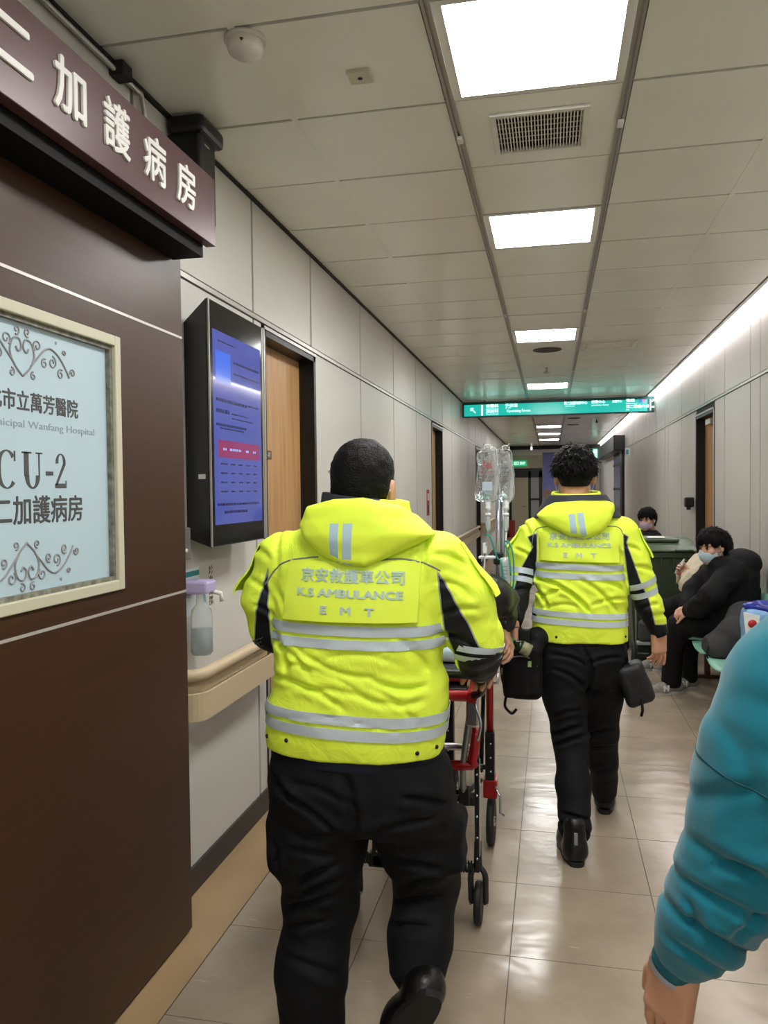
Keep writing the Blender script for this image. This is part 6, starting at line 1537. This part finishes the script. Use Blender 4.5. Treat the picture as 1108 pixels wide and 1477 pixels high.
# far seated person
seated('far seated person in black with a pinkish mask, beyond the green bin', (1.18, 9.3, .53), (1.06, 9.22, 1.185), ((-.55, -.85, -.1), (-.05, 0, 1)), '121214', 'far_black_coat',
    [(.50, 1.18, 9.32, .17, .22), (.75, 1.14, 9.30, .16, .22), (.92, 1.11, 9.28, .15, .22), (1.02, 1.09, 9.26, .12, .17), (1.07, 1.08, 9.25, .08, .09)],
    [([(1.1, 9.08, .97), (1.0, 9.02, .80), (.92, 9.1, .66)], [.08, .07, .05]), ([(1.1, 9.48, .97), (1.0, 9.5, .80), (.9, 9.4, .66)], [.08, .07, .05])],
    [([(1.18, 9.2, .54), (.9, 9.2, .55), (.8, 9.2, .3), (.8, 9.2, .1)], [.1, .08, .06, .05]), ([(1.18, 9.4, .54), (.9, 9.42, .55), (.8, 9.42, .3), (.8, 9.42, .1)], [.1, .08, .06, .05])],
    'fringe', [hand_vf((.92, 9.1, .66), (-.8, .3, -.3), (-.2, -.2, .9), False), hand_vf((.9, 9.4, .66), (-.8, -.3, -.3), (-.2, .2, .9), True)], M_maskp,
    feet=[((.84, 9.2, 0), (.6, 9.16, 0)), ((.84, 9.42, 0), (.6, 9.42, 0))], h=.014)
def carts_bags():
    t = thing('folding_cart', 'small grey folding cart with black wheels beside the seated people', 'cart', (.80, 7.08, 0))
    for x in (.70, .93):
        w_ = obj('wheel', local(t).lathe([(0, -.018), (.075, -.018), (.1, -.012), (.1, .012), (.075, .018), (0, .018)], (x, 7.12, .1), axis=0, n=24), M_tyre, t)
        obj('hub', local(t).lathe([(0, -.021), (.03, -.02), (.03, .02), (0, .021)], (x, 7.12, .1), axis=0, n=12), M_alu, w_)
    obj('axle', local(t).tube([(.70, 7.12, .1), (.93, 7.12, .1)], .008, 8), M_alu, t)
    for x in (.725, .905): obj('frame_bar', local(t).tube(catmull([(x, 7.12, .1), (x, 7.12, .3), (x, 7.15, .50), (x, 7.17, .56)], 4), .009, 8), M_alu, t)
    obj('handle', local(t).tube([(.725, 7.17, .56), (.905, 7.17, .56)], .011, 8), M_blackp, t)
    obj('tray', local(t).box((.72, 7.02, .19), (.91, 7.13, .215), .005), mat('cart_grey', '8e928f', .5), t)
    obj('load_bag', local(t).box((.735, 7.03, .215), (.895, 7.12, .40), .03), mat('cart_bag', '3b3d3d', .6), t)
    t = thing('shoulder_bag', 'soft dark grey coat-like bag heaped on the mint seats', 'bag', (1.22, 5.5, .43))
    def f(P):
        d = smin(ell(P, (1.24, 5.52, .55), (.17, .19, .15)), ell(P, (1.07, 5.50, .46), (.12, .16, .12)), .06); d = smin(d, ell(P, (1.28, 5.62, .68), (.12, .12, .10)), .05)
        return np.maximum(d+.022*(np.abs(vn(P, (10, 9, 9), 5))-.2), (.445-P[:, 2])*(P[:, 0] > 1.0))
    sdf_obj('fabric_body', f, (.90, 5.22, .33), (1.46, 5.82, .82), .008, mat('dark_grey_cloth', '2b2a2a', .8, bump=.2, bscale=200), t)
    obj('handle', local(t).tube(catmull([(1.0, 5.40, .52), (.985, 5.36, .45), (1.02, 5.33, .41), (1.06, 5.35, .43)], 4), .006, 6), M_blk, t)
    t = thing('carrier_bag', 'blue plastic carrier bag with light blue front on the seats behind the teal sleeve', 'bag', (1.30, 5.10, .45))
    def g(P): return rbox(P, (1.30, 5.12, .62), (.15, .11, .19), .04)+.012*vn(P, 14)
    sdf_obj('bag_body', g, (1.10, 4.96, .42), (1.49, 5.28, .86), .008, mat('light_blue_plastic', '7fa9d8', .3), t)
    def g2(P): return smin(ell(P, (1.27, 5.12, .82), (.13, .09, .035)), ell(P, (1.34, 5.1, .80), (.12, .1, .03)), .02)+.018*vn(P, 22)
    sdf_obj('bag_knot', g2, (1.08, 4.98, .76), (1.5, 5.26, .89), .007, mat('deep_blue_plastic', '232f8e', .25), t)
    obj('print_block', local(t).box((1.36, 4.995, .70), (1.44, 5.005, .74)), mat('print_orange', 'c98a2e', .5), t)
    t = thing('paper_packet', 'white packet with a red apple picture leaning against the blue bag', 'packet', (1.17, 5.02, .6))
    V = [(1.12, 4.985, .80), (1.205, 4.965, .785), (1.19, 4.955, .60), (1.135, 4.97, .62)]; V += [(a, b+.012, c) for a, b, c in V]
    o = obj('packet_body', local(t).add(V, [(0, 1, 2, 3), (7, 6, 5, 4), (0, 4, 5, 1), (1, 5, 6, 2), (2, 6, 7, 3), (3, 7, 4, 0)]), mat('packet_white', 'd9d9d6', .5), t)
    c = local(t); c.lathe([(0, -.006), (.024, -.004), (.025, 0)], (1.165, 4.966, .735), axis=1, n=20); obj('apple_picture', c, mat('apple_red', 'b3202a', .4), t)
carts_bags()

# ================================================================== passer-by in teal, right edge
def teal_person():
    t = thing('person', 'passer-by in a teal sweatshirt at the right edge, arm swinging with open hand', 'person', (.56, 1.12, 0))
    TL = [(.80, .55, 1.12, .215, .14), (.86, .545, 1.12, .245, .155), (.92, .56, 1.12, .225, .145), (1.05, .575, 1.12, .20, .135), (1.25, .575, 1.12, .205, .135), (1.34, .575, 1.12, .20, .12), (1.40, .575, 1.12, .16, .10), (1.44, .575, 1.12, .09, .08)]
    AL = [(.385, 1.13, 1.345), (.332, 1.14, 1.27), (.298, 1.14, 1.18), (.274, 1.14, 1.10), (.240, 1.15, 1.0), (.207, 1.165, .925), (.187, 1.175, .885)]; RL = [.088, .096, .092, .082, .068, .055, .042]
    AR = [(.76, 1.10, 1.32), (.82, 1.08, 1.20), (.84, 1.05, 1.06), (.84, 1.08, .9)]; RR = [.09, .075, .065, .05]
    a, b = A3(*AL[0]), A3(*AL[-1]); dr = (b-a)/np.linalg.norm(b-a)
    CR = [(.165, 1.01, .30, .96, .010, .013), (.155, .965, .27, .90, .011, .012), (.155, .925, .24, .875, .008, .010), (.19, 1.07, .31, 1.01, .010, .016), (.20, 1.045, .26, 1.06, .007, .010), (.27, 1.10, .33, 1.03, .010, .015),
          (.19, 1.12, .25, 1.17, .006, .014), (.26, 1.22, .36, 1.12, .006, .02), (.25, 1.28, .37, 1.18, .006, .022), (.22, 1.24, .25, 1.14, .005, .02), (.175, .99, .19, .95, .009, .010), (.23, .95, .28, 1.0, .007, .010)]
    def rip(P): return creases(P, CR, 1.2)+.010*(np.abs(vn(P, (9, 9, 14), 6))-.2)+.003*vn(P, 30)
    def armL(P): return chain(P, AL, RL, .03)+rip(P)
    def jk(P): return smin(smin(loft(P, TL, 2.3)+.010*(np.abs(vn(P, (8, 8, 12), 2))-.2), chain(P, AR, RR, .03), .03), armL(P), .02)
    sdf_obj('sweatshirt', jk, (.08, .92, .76), (.94, 1.32, 1.47), .0055, mat('teal_jersey', '0f6a7b', .8, var=.03, vscale=12, bump=.12, bscale=500, spec=.2, sheen=.25), t)
    arm_c = local(t); e = A3(*AL[-1]); n_ = A3(*AL[-1])-A3(*AL[-2]); n_ /= np.linalg.norm(n_)
    obj('cuff', arm_c.tube([tuple(e-n_*.01), tuple(e+n_*.035), tuple(e+n_*.042)], [.040, .034, .031], 24), mat('teal_rib', '0c5c6a', .8, bump=.3, bscale=300), t)
    obj('under_sleeve', local(t).tube([tuple(e-n_*.0), tuple(e+n_*.050)], [.030, .0305], 20), mat('pale_blue_cloth', 'b6bfd0', .7), t)
    obj('shoulder_seam', local(t).tube([tuple(q) for q in (lambda O, D: trace(armL, O, D, .12, 40))(*(lambda c, u, v: (np.array([c+.13*(u*cos(k/40*2*pi)+v*sin(k/40*2*pi)) for k in range(40)]), np.array([-(u*cos(k/40*2*pi)+v*sin(k/40*2*pi)) for k in range(40)])))(A3(.305, 1.14, 1.145), np.cross(A3(.35, 0, 1), [0, 1, 0])/1.06, A3(0, 1, 0)))], .0016, 5, closed=True), mat('seam_teal', '0b4b58', .8), t)
    LG = [[(.48, 1.12, .80), (.48, 1.14, .45), (.48, 1.10, .08)], [(.66, 1.12, .80), (.66, 1.0, .45), (.66, .86, .12)]]
    def tr(P):
        d = loft(P, [(.70, .57, 1.12, .18, .12), (.9, .57, 1.12, .185, .125)], 2.2)
        for C in LG: d = smin(d, chain(P, C, [.105, .075, .06], .02), .03)
        return d+.01*vn(P, 14)
    sdf_obj('trousers', tr, (.34, .76, .04), (.80, 1.26, .92), .010, M_navy, t)
    shoe(t, (.48, 1.08, 0), (.48, 1.33, 0)); shoe(t, (.66, .84, .0), (.66, 1.09, .0))
    def core(P):
        d = loft(P, [(q[0], q[1], q[2], q[3]*.75, q[4]*.75) for q in TL], 2.2)
        for C in (AL, AR): d = smin(d, chain(P, C, [.05]*(len(C)-2)+[.032, .026], .02), .02)
        for C in LG: d = smin(d, chain(P, C, [.08, .05, .04], .02), .03)
        return d
    cv = sdf_mesh(core, (.12, .8, .04), (.92, 1.28, 1.44), .014)
    h1 = hand_vf(tuple(e+n_*.03), (-.12, .10, -1), (-.72, -.70, .0), True, curl=[.25, .35, .42, .5], spread=.05, thumb=(.62, .75, -.3))
    h2 = hand_vf((.84, 1.085, .88), (0, .1, -1), (1, -.1, 0), False)
    add_head(t, (.575, 1.15, 1.58), (0, 1, 0), (0, 0, 1), 'crop', [cv, h1, h2], 1.0, M_skin, M_mask)
teal_person()
